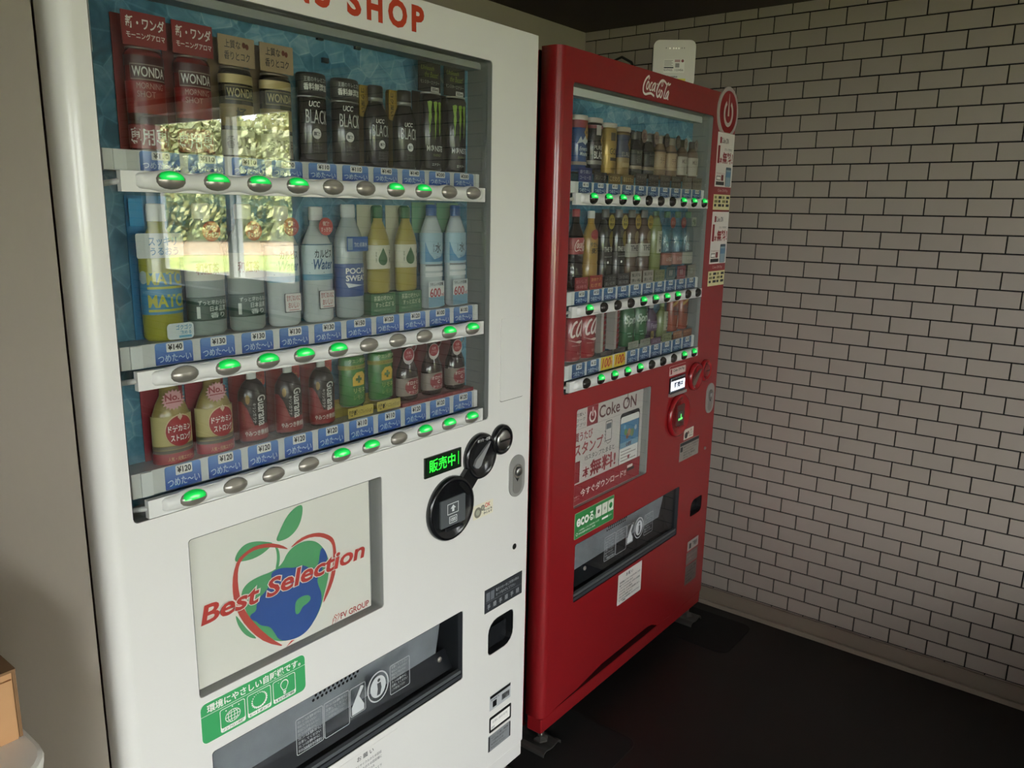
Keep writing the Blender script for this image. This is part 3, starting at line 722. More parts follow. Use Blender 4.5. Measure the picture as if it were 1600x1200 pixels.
# ---- red machine: script logo, signs and fittings
SCRIPT = [(1.6, [(.205, .31), (.15, .297), (.087, .252), (.037, .194), (.005, .127), (0, .064), (.016, .024), (.058, .003), (.103, 0), (.17, .018), (.271, .039), (.33, .027), (.404, .001)]), (1, [(.207, .3), (.204, .273), (.172, .253)]), (1.2, [(.175, .228), (.124, .174), (.107, .119), (.123, .084), (.161, .094), (.195, .146), (.201, .194), (.178, .225)]), (1.2, [(.32, .22), (.275, .209), (.235, .156), (.223, .107), (.243, .077), (.287, .099)]), (1.2, [(.424, .228), (.357, .198), (.312, .139), (.311, .091), (.347, .09), (.389, .132), (.428, .201), (.448, .231), (.412, .135), (.393, .09), (.429, .089)]), (1, [(.485, .219), (.515, .215)]), (1.7, [(.855, .25), (.776, .294), (.702, .306), (.631, .287), (.555, .223), (.505, .147), (.483, .08), (.496, .022), (.529, .001), (.578, .031), (.593, .06)]), (.7, [(.703, .296), (.66, .252), (.648, .202), (.678, .201), (.71, .237), (.717, .281)]), (1.2, [(.855, .25), (.929, .3), (.906, .24), (1, .285)]), (1.2, [(.65, .132), (.616, .074), (.61, .019), (.643, .001), (.685, .044), (.703, .1), (.675, .13), (.639, .128)]), (1.2, [(.601, .142), (.569, .106), (.555, .077)]), (1.2, [(.868, .251), (.825, .197), (.786, .116), (.758, .047), (.764, .004), (.811, .015)]), (1.2, [(.942, .151), (.883, .127), (.83, .061), (.824, .011), (.862, .01), (.903, .07), (.955, .15), (.916, .066), (.9, .003), (.936, .012)])]
def chaikin(p):
    for _ in range(2):
        q = [p[0]]
        for a, c in zip(p, p[1:]): q += [(a[0] * .75 + c[0] * .25, a[1] * .75 + c[1] * .25), (a[0] * .25 + c[0] * .75, a[1] * .25 + c[1] * .75)]
        p = q + [p[-1]]
    return p
def script(b, x0, z0, w_, y, m, R=None, k=1., part=None):
    for wd, p in (SCRIPT if part is None else SCRIPT[part[0]:part[1]]):
        b.stroke(chaikin([(x0 + a * w_, z0 + c * w_ * k) for a, c in p]), wd * .024 * w_, y, m, R)
    return b
script(MB(), .3820, 1.7706, .1525, -.0006, PRINTW).build('script_logo', red)['label'] = 'white flowing script lettering'
# power-button sign and the promotion strip below it
sg = MB().prism([p for p in circ(.924, 1.7775, .0765, .0765, 48) if p[1] > 1.7165] + [], -.004, 0, mat('a59e9a', .45))
sgo = None
arc = [(.924 + .0765 * math.cos(t), 1.7775 + .0765 * math.sin(t)) for t in [-.93 + (PI + 1.86) * i / 40 for i in range(41)]]
sgo = MB().prism(arc, -.004, 0, mat('b9b2ae', .45)).build('power_sign', red); sgo['label'] = 'round red sign with a grey power symbol'
arc2 = [(.924 + .0645 * math.cos(t), 1.7775 + .0645 * math.sin(t)) for t in [-1.24 + (PI + 2.48) * i / 40 for i in range(41)]]
g = MB().prism(arc2, -.0044, -.0044, mat('8e1a20', .45))
ring = [(.924 + .036 * math.cos(t), 1.7745 + .041 * math.sin(t)) for t in [2.1 + (2 * PI - 1.06) * i / 28 for i in range(29)]]
g.prism(ring + [(.924 + (p[0] - .924) * .68, 1.7745 + (p[1] - 1.7745) * .70) for p in reversed(ring)], -.0048, -.0048, mat('c9c1bc', .5))
g.shape([(.9225, 1.833), (.9255, 1.833), (.9300, 1.766), (.918, 1.766)], -.0048, mat('c9c1bc', .5)); g.build('power_symbol', sgo)
RS = mat('8e1a20', .45)
for zt in (1.7155, 1.4715):
    st = sticker(red, 'promotion_strip', .8680, .9955, zt - .166, zt, mat('e3ddd6', .5), label='white promotion strip with red lettering')
    g = MB()
    g.patch(.885, .897, zt - .033, zt - .014, SF, RS).text('Coke ON', .899, .950, zt - .032, zt - .016, SF, INK, bold=.01)
    g.text('1', .874, .890, zt - .094, zt - .040, SF, RS, bold=.03).text('本', .891, .911, zt - .094, zt - .075, SF, RS, bold=.03).text('無料！', .912, .990, zt - .094, zt - .058, SF, RS, bold=.03)
    g.text('スタンプを貯めて', .922, .985, zt - .054, zt - .046, SF, INK)
    g.text('アプリをダウンロード', .874, .938, zt - .128, zt - .122, SF, RS); g.patch(.876, .908, zt - .146, zt - .133, SF, INK).patch(.878, .906, zt - .144, zt - .135, SF - .0002, PRINTW).patch(.912, .929, zt - .147, zt - .129, SF, mat('7a2a2c', .5))
    g.patch(.874, .936, zt - .161, zt - .150, SF, BLACK)
    g.patch(.944, .986, zt - .164, zt - .104, SF, mat('3a4a58', .3), r=.004).patch(.947, .983, zt - .163, zt - .112, SF - .0002, mat('8fa6b4', .4)).patch(.947, .983, zt - .135, zt - .118, SF - .0004, mat('5d86a8', .4))
    g.build('strip_print', st)
    st = sticker(red, 'payment_label', .8670, .9935, zt - .238, zt - .190, mat('ded6a2', .5), label='pale yellow label listing payment marks')
    g = MB()
    for i in range(3):
        for k in range(4):
            x = .873 + k * .030; g.patch(x, x + .016 + .008 * ((i + k) % 2), zt - .203 - i * .0125, zt - .195 - i * .0125, SF, INK if i == 2 or k % 2 else mat('7d7a48', .5), r=.001)
    g.build('label_print', st)
    MB().text('Coke ON Pay', .895, .970, zt - .184, zt - .173, -.0006, mat('d8b8b4', .5)).build('strip_caption', red)
# payment side
st = sticker(red, 'pay_sticker', .6355, .7450, .9700, 1.0010, mat('d6bdb6', .5), .002)
MB().patch(.6365, .744, .9925, 1.0, SF, RS).patch(.642, .652, .975, .990, SF, RS).text('Coke ON Pay', .660, .738, .978, .989, SF, INK, bold=.02).build('sticker_print', st)
ds = MB().prism(rect(.6390, .7400, .9150, .9640), -.005, 0, mat('26282c', .3)).box(.636, .748, -.009, 0, .9045, .9145, mat('b9b4b0', .2, .7)).build('status_display', red)
LCD = mat('f4f8ff', .5, emit=1.1)
MB().patch(.6415, .7375, .918, .961, -.0052, LCD).build('lit_panel', ds)
MB().patch(.6415, .7375, .952, .961, -.0056, INK).text('販売中', .662, .725, .927, .948, -.0056, mat('3a4a66', .5), bold=.05).patch(.6415, .7375, .918, .922, -.0056, mat('5a6478', .4)).build('lit_characters', ds)
RB = mat('8f171d', .25, coat=.4)
b = MB().lathe([(.071, 0), (.071, -.007), (.068, -.012), (.061, -.0135), (.058, -.009), (0, -.007)], RB, .7100, 0, .8340, n=48, axis='y')
nb = b.build('note_acceptor', red); nb['label'] = 'round red banknote acceptor'
MB().prism(rrect(.6835, .7340, .8000, .8700, .004), -.0125, -.006, mat('5a2624', .25, coat=.4)).box(.692, .728, -.017, -.012, .795, .801, RB).build('note_slot', nb)
MB().prism(rrect(.6900, .7260, .815, .850, .003), -.0135, -.0125, mat('4a4640', .25, coat=.3)).build('note_window', nb)
LG = mat('6dff7c', .4, emit=1.0)
MB().shape([(.6905, .820), (.719, .8215), (.719, .8275), (.6905, .826)], -.0138, LG).shape([(.706, .8275), (.7105, .8275), (.7105, .838), (.708, .841), (.706, .838)], -.0138, LG).build('lit_arrow', nb)
b = MB().lathe([(.047, 0), (.047, -.007), (.043, -.012), (.036, -.012), (.033, -.007), (0, -.006)], RB, .8150, 0, .9440, n=40, axis='y')
b.lathe([(.037, 0), (.037, -.008), (.034, -.013), (.029, -.013), (.027, -.008), (0, -.007)], RB, .8880, 0, .9540, n=36, axis='y')
cb = b.build('coin_panel', red)
MB().prism([(.783, .925), (.790, .918), (.802, .918), (.812, .928), (.838, .958), (.842, .966), (.828, .960), (.800, .943), (.786, .935)], -.013, -.006, mat('6e5a52', .3)).build('return_lever', cb)
MB().lathe([(.020, -.007), (.020, -.012), (.017, -.0135), (0, -.014)], mat('7e2a2c', .3), .888, 0, .954, n=24, axis='y').box(.874, .902, -.0148, -.013, .9525, .9555, DARK).build('coin_slot', cb)
lock(red, .9180, .9790, .795, .900)
st = sticker(red, 'coin_sticker', .7670, .8370, .7360, .7710, mat('d8cdc0', .5))
g = MB().prism(circ(.783, .750, .011), SF, SF, INK).prism(circ(.797, .757, .006), SF, SF, mat('7a4a40', .5)).text('OK', .808, .826, .758, .767, SF, RS)
smallprint(g, ['使えます', '硬貨投入'], .804, .832, .740, .757, SF, INK); g.build('sticker_print', st)
st = sticker(red, 'instruction_sticker', .7425, .8850, .6655, .7300, mat('8f8880', .4), label='grey instruction sticker with dark heading')
g = MB().patch(.744, .8835, .718, .7285, SF, INK).patch(.748, .764, .698, .714, SF, INK)
smallprint(g, ['電子マネーご利用の方', ('カードをかざして下さい', .9), ('商品ボタンを押す', .7), ('表示を確認', .8), ('お取り出し下さい', .6)], .770, .880, .669, .715, SF, INK); g.build('sticker_print', st)
MB().lathe([(.006, 0), (.006, -.003), (.004, -.0045), (0, -.005)], CHROME, .938, 0, .671, n=14, axis='y').build('rivet', red)
st = sticker(red, 'eco_sticker', .1300, .3335, .5950, .6700, mat('8fae82', .5), .003, 'green eco sticker with white lettering')
g = MB().patch(.1315, .332, .5965, .6685, SF, mat('2c7f42', .45), r=.003); y = SF - .0002
g.text('eco', .139, .200, .628, .652, y, PRINTW, bold=.03).text('る', .202, .224, .628, .655, y, PRINTW, bold=.02).stroke([(.226, .628), (.231, .634), (.233, .640)], .0025, y, PRINTW)
for k in range(3):
    a = .236 + k * .0325; g.patch(a, a + .029, .626, .660, y, mat('dcdcd0', .5), r=.001)
    g.shape(circ(a + .0145, .643, (.006, .005, .009)[k], n=16), y - .0002, mat(('6a6a62', 'a9a99c', '2c7f42')[k], .5))
g.text('この自販機はノンフロン冷媒を使用しています', .150, .255, .613, .6185, y, PRINTW).text('地球温暖化防止に貢献', .150, .235, .604, .6095, y, PRINTW).patch(.270, .303, .611, .617, y, PRINTW).text('省エネ', .306, .322, .611, .617, y, PRINTW)
g.prism(circ(.142, .608, .0045), y, y, PRINTW, [circ(.142, .608, .0033)]); g.build('sticker_print', st)
st = sticker(red, 'request_notice', .3820, .5260, .2980, .3980, mat('d6d0ca', .5), .001, 'white request notice with black print')
g = MB().text('お 願 い', .428, .470, .380, .391, SF, INK, bold=.02)
for k in range(7): g.text('空容器はリサイクルのため備え付けの回収箱にお入れ下さい。'[k * 2:k * 2 + 15], .391, .516 - .045 * (k % 2), .3655 - k * .0095, .372 - k * .0095, SF, INK, bold=.02)
g.text('管理者', .409, .430, .302, .308, SF, INK, bold=.02).build('sticker_print', st)
st = sticker(red, 'serial_label', .8550, .9400, .3130, .3480, mat('a59e98', .45)); MB().patch(.867, .883, .319, .338, SF, BLACK).text('管理番号', .893, .930, .320, .340, SF, INK, bold=.02).build('sticker_print', st)
st = sticker(red, 'contact_label', .8510, .9400, .2620, .3070, mat('6f625c', .45)); smallprint(MB(), ['お問い合わせ先', ('この自販機について', .8)], .857, .934, .270, .300, SF, mat('8f857e', .5)).build('sticker_print', st)
st = sticker(red, 'notice_label', .8510, .9400, .1850, .2570, mat('665c56', .45)); smallprint(MB(), ['ご注意', ('この自販機は屋内用', .9), ('転倒防止のため', .7), ('ゆらさないで下さい', .9), ('火気厳禁', .6)], .857, .934, .192, .250, SF, INK).build('sticker_print', st)
# stamp-campaign poster
yp = .0080
po = MB().prism(rrect(.1255, .4900, .6880, .9575, .006), yp, yp + .012, mat('d2cbc6', .4)).build('campaign_poster', red); po['label'] = 'white and red campaign poster showing a smartphone'
g = MB(); y = yp - .0003; RP = mat('96222e', .5); ln = mat('9a928e', .5)
g.patch(.1265, .4890, .6890, .7480, y, RP); g.patch(.1265, .489, .9010, .9018, y, ln)
g.text('Coke ON', .246, .450, .9110, .9470, y, mat('5a2028', .5), bold=.012).patch(.3965, .4005, .930, .956, y, mat('5a2028', .5))
g.patch(.185, .2400, .9010, .9560, y, mat('8b2630', .5), r=.003)
rg = [(.2125 + .017 * math.cos(t), .926 + .018 * math.sin(t)) for t in [2.1 + (2 * PI - 1.06) * i / 20 for i in range(21)]]
g.prism(rg + [(.2125 + (p[0] - .2125) * .68, .926 + (p[1] - .926) * .68) for p in reversed(rg)], y - .0002, y - .0002, PRINTW); g.patch(.2105, .2145, .926, .951, y - .0002, PRINTW)
smallprint(g, ['可愛い', 'コーク', 'アプリ'], .131, .176, .905, .948, y, INK)
g.text('買うたび', .128, .216, .866, .892, y, RP, bold=.02).text('スタンプ', .128, .272, .826, .862, y, RP, bold=.02)
g.text('15スタンプたまると', .182, .335, .806, .821, y, INK, bold=.005)
g.text('1', .1285, .158, .752, .812, y, RP, bold=.03).text('本', .172, .206, .757, .788, y, RP, bold=.02).text('無料!', .209, .345, .754, .800, y, RP, bold=.025)
g.text('今すぐダウンロード!!', .165, .408, .706, .728, y - .0003, PRINTW, bold=.015)
smallprint(g, ['可愛い', '公式アプリ'], .1300, .160, .700, .716, y - .0003, mat('d8b4b0', .5))
g.patch(.415, .446, .727, .735, y - .0003, PRINTW).patch(.415, .456, .717, .7255, y - .0003, INK)
g.prism(rrect(.283, .317, .838, .896, .004), y, y, INK, [rrect(.285, .315, .840, .894, .003)]); g.patch(.287, .313, .872, .888, y, mat('6a7078', .4))
for k in range(4): g.stroke([(.278, .872 - k * .010), (.282, .866 - k * .010), (.287, .868 - k * .010)], .0018, y, INK)
g.stroke([(.288, .836), (.298, .829), (.312, .832), (.316, .842)], .0016, y, INK)
g.prism(rrect(.362, .474, .7485, .9010, .010, rs=(.001, .001, .012, .012)), y - .0002, y - .0002, mat('1d2126', .3)); g.prism(rrect(.365, .471, .7485, .8900, .006, rs=(.001, .001, .008, .008)), y - .0004, y - .0004, PRINTW)
g.patch(.365, .471, .795, .871, y - .0006, mat('4d86b0', .4)); g.patch(.365, .471, .795, .812, y - .0008, mat('86abc2', .4))
for cx, cz, r, c in ((.395, .842, .009, '6f9a5c'), (.415, .838, .010, 'b98a62'), (.432, .834, .011, '7f9468'), (.405, .828, .008, '9a6a58'), (.452, .846, .007, 'b6c4cc'), (.388, .858, .006, '7fb0d0')): g.shape(circ(cx, cz, r, r * 1.1, 14), y - .001, mat(c, .5))
g.text('0杯', .400, .432, .797, .810, y - .001, mat('5a2430', .5), bold=.02)
for k in range(4): g.patch(.372, .430 + .03 * (k % 2), .784 - k * .0095, .7865 - k * .0095, y - .0006, ln)
g.shape(circ(.418, .763, .006, n=14), y - .0007, RP)
g.build('poster_print', po)
MB().box(.1250, .5215, .0030, .0050, .6875, .9580, ACRYL).build('poster_cover', red)
MB().box(.059, .825, .036, .064, 1.738, 1.7565, mat('d9dad6', .45)).build('lamp_rail', red)

# ------------------------------------------------------------------ drink samples in the displays
ORD = ['first', 'second', 'third', 'fourth', 'fifth', 'sixth', 'seventh', 'eighth', 'ninth', 'tenth']
ROWN = ['top', 'middle', 'bottom']
PET = thin_glass('clear_bottle_plastic', (.86, .93, .93))
class Sample:
    def __init__(s, m, row, i, name, look, cat, dx=0.):
        if m == 'white': x, y = WX + .132 + .0715 * i, .040
        else: x, y = RX + .147 + .0702 * i, RY + .040
        s.t = thing(name, "%s, %s from left, %s machine's %s shelf" % (look, ORD[i], m, ROWN[row]), cat, (x + dx, y, SHELF[row]),
                    group='drink samples on the %s shelf of the %s machine' % (ROWN[row], m))
        s.last = s.t
    def flat(s, b):                                            # everything stays between the poster and the glass
        b.v = [(p[0], p[1] if p[1] > -.021 else -.021 + (p[1] + .021) * .3, p[2]) for p in b.v]; return b
    def part(s, b, name, parent=None):
        s.flat(b); o = b.build(name, parent or s.t); s.last = o; return o
    def lathe(s, name, prof, m, parent=None): return s.part(MB().lathe(prof, m, sy=SY), name, parent)
    def can(s, R, H, m, z=0., metal='b9b9b6'):
        o = s.lathe('can_body', [(R * .9, z + .0015), (R, z + .006), (R, z + H - .010), (R * .88, z + H - .003)], m)
        M = mat(metal, .3, .8)
        s.lathe('can_lid', [(R * .885, z + H - .0032), (R * .905, z + H - .0005), (R * .88, z + H), (R * .84, z + H - .003), (0, z + H - .003)], M)
        s.lathe('can_base', [(0, z + .0003), (R * .86, z + .0003), (R * .9, z + .0016)], M); s.body = o; return o
    def card(s, x0, x1, z0, z1, y, m, name='display_card', r=.001): return s.part(MB().prism(rrect(x0, x1, z0, z1, r), y, y + .0012, m), name)
    def print(s, fn, parent=None):
        g = MB(); fn(g); s.flat(g); return g.build('printing', parent or s.last)
def ring_patch(g, R, z0, z1, m, half=2.2, e=.0003): g.patch(-half * R, half * R, z0, z1, -e, m, R)
GL = dict(rough=.25, coat=.3)

# white, top shelf
for i in (0, 1):
    s = Sample('white', 0, i, 'coffee_can', 'red coffee can under red header card', 'can')
    R = .0275
    s.card(-.0320, .0310, .0, .182, .021, mat('7a2b28', .45))
    hc = s.card(-.0320, .0310, .138, .182, -.009, mat('8e2c2c', .45), 'header_card')
    s.print(lambda g: g.text('新・ワンダ', -.0265, .0285, .160, .176, -.0095, PRINTW, bold=.02).text('モーニングアロマ', -.0265, .0285, .1475, .156, -.0095, PRINTW, bold=.012), hc)
    o = s.can(R, .137, mat('6e201f', **GL), metal='8a827a')
    def pr(g):
        ring_patch(g, R, .050, .092, mat('8c2423', .3)); ring_patch(g, R, .112, .126, mat('4a1a1a', .3)); ring_patch(g, R, .036, .050, mat('3a1616', .3))
        g.patch(-.030, .026, .094, .115, -.0006, mat('9a8a80', .4), R).patch(-.029, .025, .0955, .1135, -.0009, mat('4a211e', .4), R)
        g.text('WONDA', -.026, .022, .098, .1115, -.0012, PRINTW, bold=.015, R=R)
        g.text('MORNING', -.021, .018, .0825, .0905, -.0007, mat('c9a9a0', .5), R=R).text('SHOT', -.021, .005, .0715, .0795, -.0007, mat('c9a9a0', .5), R=R)
        ring_patch(g, R, .003, .0345, mat('8e2c2c', .4), e=.0006)
        g.text('専用専用', -.038, .038, .007, .031, -.0010, PRINTW, bold=.012, R=R)
    s.print(pr, o)
for i in (2, 3):
    s = Sample('white', 0, i, 'coffee_can', 'black and gold coffee can under tan card', 'can')
    R = .0275
    s.card(-.0315, .0305, .0, .176, .021, mat('8f7a60', .45))
    hc = s.card(-.0315, .0305, .134, .176, -.009, mat('b39a78', .45), 'header_card')
    s.print(lambda g: g.text('上質な', -.0215, .006, .158, .170, -.0095, INK, bold=.01).text('香りとコク', -.0225, .0215, .1415, .154, -.0095, INK, bold=.01)
            .shape(circ(.0115, .165, .0030, .0042, 12), -.0096, mat('7a3a28', .5)).shape(circ(.0170, .1635, .0030, .0042, 12), -.0096, mat('7a3a28', .5)), hc)
    o = s.can(R, .132, mat('2b2620', **GL), metal='8a8272')
    def pr(g):
        ring_patch(g, R, .108, .121, mat('c2ad7a', .35, .2)); ring_patch(g, R, .046, .078, mat('8a7440', .35)); ring_patch(g, R, .003, .040, mat('b9b3a2', .4))
        g.patch(-.029, .026, .084, .105, -.0006, mat('8c8058', .4), R).patch(-.028, .025, .0855, .1035, -.0009, mat('1d1a16', .4), R)
        g.text('WONDA', -.025, .022, .088, .101, -.0012, mat('c8b98c', .5), bold=.015, R=R); g.text('極', -.012, .006, .053, .073, -.0008, BLACK, bold=.02, R=R)
        g.text('香り専用', -.030, .026, .012, .032, -.0008, mat('6a6258', .5), bold=.03, R=R)
    s.print(pr, o)
BK = mat('1b1c1d', .25, coat=.5)
for i in (4, 5):
    s = Sample('white', 0, i, 'coffee_can', 'black coffee can with rounded header sleeve', 'can')
    R = .0275
    o = s.can(R, .112, BK)
    s.lathe('header_sleeve', [(R * .96, .108), (R * 1.03, .112), (R * 1.03, .137), (R * .99, .142), (R * .9, .1435), (0, .144)], mat('27292a', .4))
    s.print(lambda g: g.text('王道のキレとコク', -.025, .022, .129, .1365, -.0014, mat('c9cac8', .5), bold=.01, R=R).text('香料無添加', -.026, .022, .115, .1265, -.0014, PRINTW, bold=.025, R=R))
    def pr(g):
        g.text('UCC', -.017, .004, .0895, .0985, -.0005, PRINTW, bold=.02, shear=.2, R=R).text('BLACK', -.024, .022, .0630, .0850, -.0005, mat('d9d9d6', .5), R=R)
        g.shape(circ(-.004, .047, .0085, n=20), -.0005, PRINTW, R).text('無糖', -.010, .002, .0435, .0505, -.0009, BLACK, bold=.02, R=R)
        for k in range(3): g.text('コーヒー', -.013, .006, .028 - k * .006, .032 - k * .006, -.0005, mat('6e6f6e', .5), R=R)
        ring_patch(g, R, .1045, .1065, mat('8a8b88', .3, .6))
    s.print(pr, o)
for i in (6, 7):
    s = Sample('white', 0, i, 'coffee_bottle', 'black aluminium coffee bottle before gold card', 'bottle')
    R = .0265
    s.card(-.0265, .0265, .0, .144, .021, mat('6a5a34', .4), r=.008)
    cc = s.card(-.0290, -.0040, .088, .142, .010, mat('b3923f', .45), 'gold_card', r=.004)
    s.print(lambda g: g.text('コク深い', -.0255, -.0175, .095, .137, .0095, BLACK, bold=.02, rot=True), cc)
    o = s.lathe('bottle_body', [(R * .9, .0005), (R, .004), (R, .084), (R * .95, .092), (R * .62, .111), (R * .58, .115)], BK)
    s.lathe('bottle_neck', [(R * .58, .1145), (R * .6, .120), (R * .56, .1225)], mat('a5a5a2', .3, .8))
    s.lathe('cap', [(R * .58, .1215), (R * .60, .123), (R * .60, .139), (R * .55, .142), (0, .1425)], mat('232425', .35))
    def pr(g):
        g.text('UCC', -.013, .006, .0765, .084, -.0005, PRINTW, bold=.02, shear=.2, R=R).text('BLACK', -.021, .021, .054, .074, -.0005, mat('d9d9d6', .5), R=R)
        g.shape(circ(.0, .040, .0075, n=20), -.0005, PRINTW, R).text('無糖', -.005, .005, .037, .043, -.0009, BLACK, bold=.02, R=R)
        for k in range(3): g.text('コーヒー', -.009, .008, .024 - k * .005, .0275 - k * .005, -.0005, mat('6e6f6e', .5), R=R)
    s.print(pr, o)
for i in (8, 9):
    s = Sample('white', 0, i, 'energy_drink_can', 'black energy drink can with green claw marks', 'can')
    R = .0265
    hc = s.card(-.0330, .0280, .148, .2025, .0, mat('16171a', .35), 'header_card')
    s.card(-.0285, .0285, .0, .150, .0215, mat('1a1c1c', .4))
    def hp(g):
        lime = mat('8c9a3a', .5)
        g.text('Unleash', -.026, .010, .188, .196, -.0004, lime, shear=.3).text('the Beast!', -.016, .022, .1755, .186, -.0004, lime, shear=.3)
        g.text('モンスターエナジー', -.028, .024, .163, .170, -.0004, mat('b9bab4', .5), bold=.01)
        g.patch(.001, .023, .150, .1585, -.0004, PRINTW).text('355ml', .003, .021, .1515, .157, -.0007, BLACK, bold=.03)
    s.print(hp, hc)
    o = s.can(R, .147, mat('17191a', **GL), metal='c9c9c6')
    def pr(g):
        G_ = mat('8fb23c', .4)
        for x, w_, zb in ((-.0175, .0100, .068), (-.0040, .0085, .058), (.0080, .0085, .066)):
            pts = [(x - w_ * .5, .1285), (x + w_ * .2, .1305), (x + w_ * .62, .1285), (x + w_ * .4, .115), (x + w_ * .5, .100), (x + w_ * .2, .085), (x + w_ * .22, .075), (x, zb), (x - w_ * .1, .080), (x + .0, .088), (x - w_ * .32, .098), (x - w_ * .1, .108), (x - w_ * .35, .118)]
            g.shape(pts, -.0005, G_, R)
        g.text('MΦNSTER', -.024, .028, .037, .049, -.0005, mat('cfd0cc', .5), bold=.01, R=R)
        g.text('エナジー', -.012, .010, .010, .0155, -.0005, mat('cfd0cc', .5), bold=.02, R=R)
        g.text('ENERGY', -.009, .013, .028, .0325, -.0005, mat('6f7a3c', .5), R=R)
    s.print(pr, o)

# white, middle shelf
def bottle(s, R, H, m, cap, cm, neck=.43, sh=.66, waist=None, z=0.):
    pf = [(R * .82, .0005), (R, .006)]
    if waist: pf += [(R, waist * H - .006), (R * .93, waist * H), (R, waist * H + .006)]
    if z: pf = [(R * .82, z), (R, z + .004)]
    pf += [(R, H * sh), (R * .9, H * (sh + .06)), (R * .62, H * (sh + .15)), (R * neck, H * (sh + .21)), (R * neck, H - cap)]
    o = s.lathe('bottle_body', pf, m); s.body = o
    c = MB().lathe([(R * neck * 1.06, H - cap - .001), (R * neck * 1.1, H - cap), (R * neck * 1.1, H - .002), (R * neck * .95, H), (0, H + .0003)], cm, sy=SY)
    s.part(c, 'cap'); return o
s = Sample('white', 1, 0, 'drink_bottle', 'yellow drink bottle before tall blue card', 'bottle')
R = .0300
s.card(-.0330, .0300, .0, .209, .0215, mat('2c7fb0', .45))
s.card(-.0335, -.012, .166, .205, .010, mat('3a97c8', .45), 'corner_card')
o = bottle(s, R, .198, mat('9a9a2c', .3, coat=.3), .024, mat('d8dad4', .4), .42, .62)
def pr(g):
    ring_patch(g, R, .040, .100, mat('3283b0', .4), e=.0005)
    Yl = mat('b9b83a', .45)
    for z in (.083, .050): g.text('MATCH', -.030, .040, z, z + .019, -.0011, Yl, bold=.03, R=R).patch(-.030, .034, z - .006, z - .0025, -.0011, Yl, R)
    g.shape(circ(-.037, .094, .0095, n=20), -.0010, mat('a9bcc4', .5), R)
s.print(pr, o)
tg = s.card(-.0440, .0260, .122, .157, -.0290, mat('d6dcda', .5), 'tag_card', .003)
s.print(lambda g: g.text('スッキリ', -.026, .016, .139, .152, -.0295, mat('2c78a8', .5), bold=.02).text('うるおう', -.024, .018, .126, .137, -.0295, mat('2c78a8', .5), bold=.02), tg)
tg = s.card(-.0080, .0340, .002, .026, -.0285, mat('d9e2e4', .5), 'tag_card', .006)
s.print(lambda g: g.text('ゴクゴク', .006, .031, .016, .0235, -.029, mat('3f8fb8', .5), bold=.02).text('飲める', .012, .030, .0085, .0148, -.029, mat('3f8fb8', .5), bold=.02).patch(.010, .030, .004, .0075, -.029, mat('6aaed0', .5)), tg)
def red_tag(s, x, z, l1='微糖', l2='すっきり!', r=.0150):
    o = s.part(MB().prism(circ(x, z, r, n=28), -.0262, -.0250, mat('b03a38', .45)), 'round_tag')
    o['label'] = 'round red tag'
    s.print(lambda g: g.text(l1, x - .007, x + .007, z + .001, z + .009, -.0267, mat('e6d2cc', .5), bold=.02).text(l2, x - .011, x + .011, z - .009, z - .001, -.0267, mat('e6d2cc', .5), bold=.02), o)
for i in (1, 2):
    s = Sample('white', 1, i, 'tea_bottle', 'pale bottle with dark green band', 'bottle')
    R = .0310
    o = bottle(s, R, .200, mat('8f9c98', .3, coat=.3), .022, mat('d6d8d6', .4), .42, .64)
    s.lathe('label_band', [(R + .0004, .024), (R + .0006, .026), (R + .0006, .058), (R + .0004, .060)], mat('24463c', .45))
    s.print(lambda g: g.text('ずっと変わらない', -.024, .030, .048, .0555, -.0012, mat('d3dcd6', .5), bold=.015, R=R).text('日本品質', -.006, .024, .038, .0465, -.0012, mat('d3dcd6', .5), bold=.02, R=R).text('香り', -.006, .020, .028, .0365, -.0012, mat('d3dcd6', .5), bold=.02, R=R).text('一', -.027, -.021, .028, .046, -.0012, mat('d3dcd6', .5), bold=.05, R=R))
    red_tag(s, .002 if i == 1 else .004, .159)
    s.print(lambda g: (ring_patch(g, R, .085, .125, mat('d5d4c8', .45), e=.0005), g.text('和紅茶', -.024, .014, .094, .112, -.0011, mat('8a3c30', .5), bold=.02, R=R)), o)
for i in (3, 4):
    s = Sample('white', 1, i, 'soft_drink_bottle', 'milky white bottle with red round tag', 'bottle')
    R = .0300
    o = bottle(s, R, .198, mat('c3cbcb', .3, coat=.3), .022, mat('d9dbd9', .4), .42, .64)
    def pr(g):
        ring_patch(g, R, .076, .136, mat('c9dade', .45), e=.0005); ring_patch(g, R, .074, .084, mat('6fa3c0', .45), e=.0008); ring_patch(g, R, .1335, .1355, mat('4a6f8a', .45), e=.0008)
        g.text('カルピス', -.017, .020, .112, .126, -.0012, mat('1f2c36', .5), bold=.02, R=R).text('Water', -.020, .022, .092, .110, -.0012, mat('2d5f8c', .5), bold=.025, shear=.25, R=R)
        for k in range(10): g.shape(circ(-.028 + k * .0055, .087 + .04 * ((k * 7) % 5) / 5, .0009, n=6), -.0012, mat('3d5a74', .5), R)
    s.print(pr, o)
    red_tag(s, .004, .165)
    tg = s.card(-.0150, .0180, .024, .056, -.0255, mat('54565a', .5), 'tag_card')
    s.print(lambda g: g.patch(-.0132, .0176, .0255, .0555, -.0258, mat('e2dedb', .5), r=.002).text('甘すぎないのに', -.011, .016, .043, .053, -.0262, mat('a63a38', .5), bold=.02).text('おいしい', -.008, .014, .031, .041, -.0262, mat('a63a38', .5), bold=.02).patch(-.007, .014, .0275, .0285, -.0262, mat('a63a38', .5)), tg)
s = Sample('white', 1, 5, 'sports_drink_bottle', 'clear grey sports drink bottle with blue label', 'bottle')
R = .0300
o = bottle(s, R, .203, mat('a3aeb0', .25, coat=.4), .022, mat('d3d8d8', .4), .46, .68)
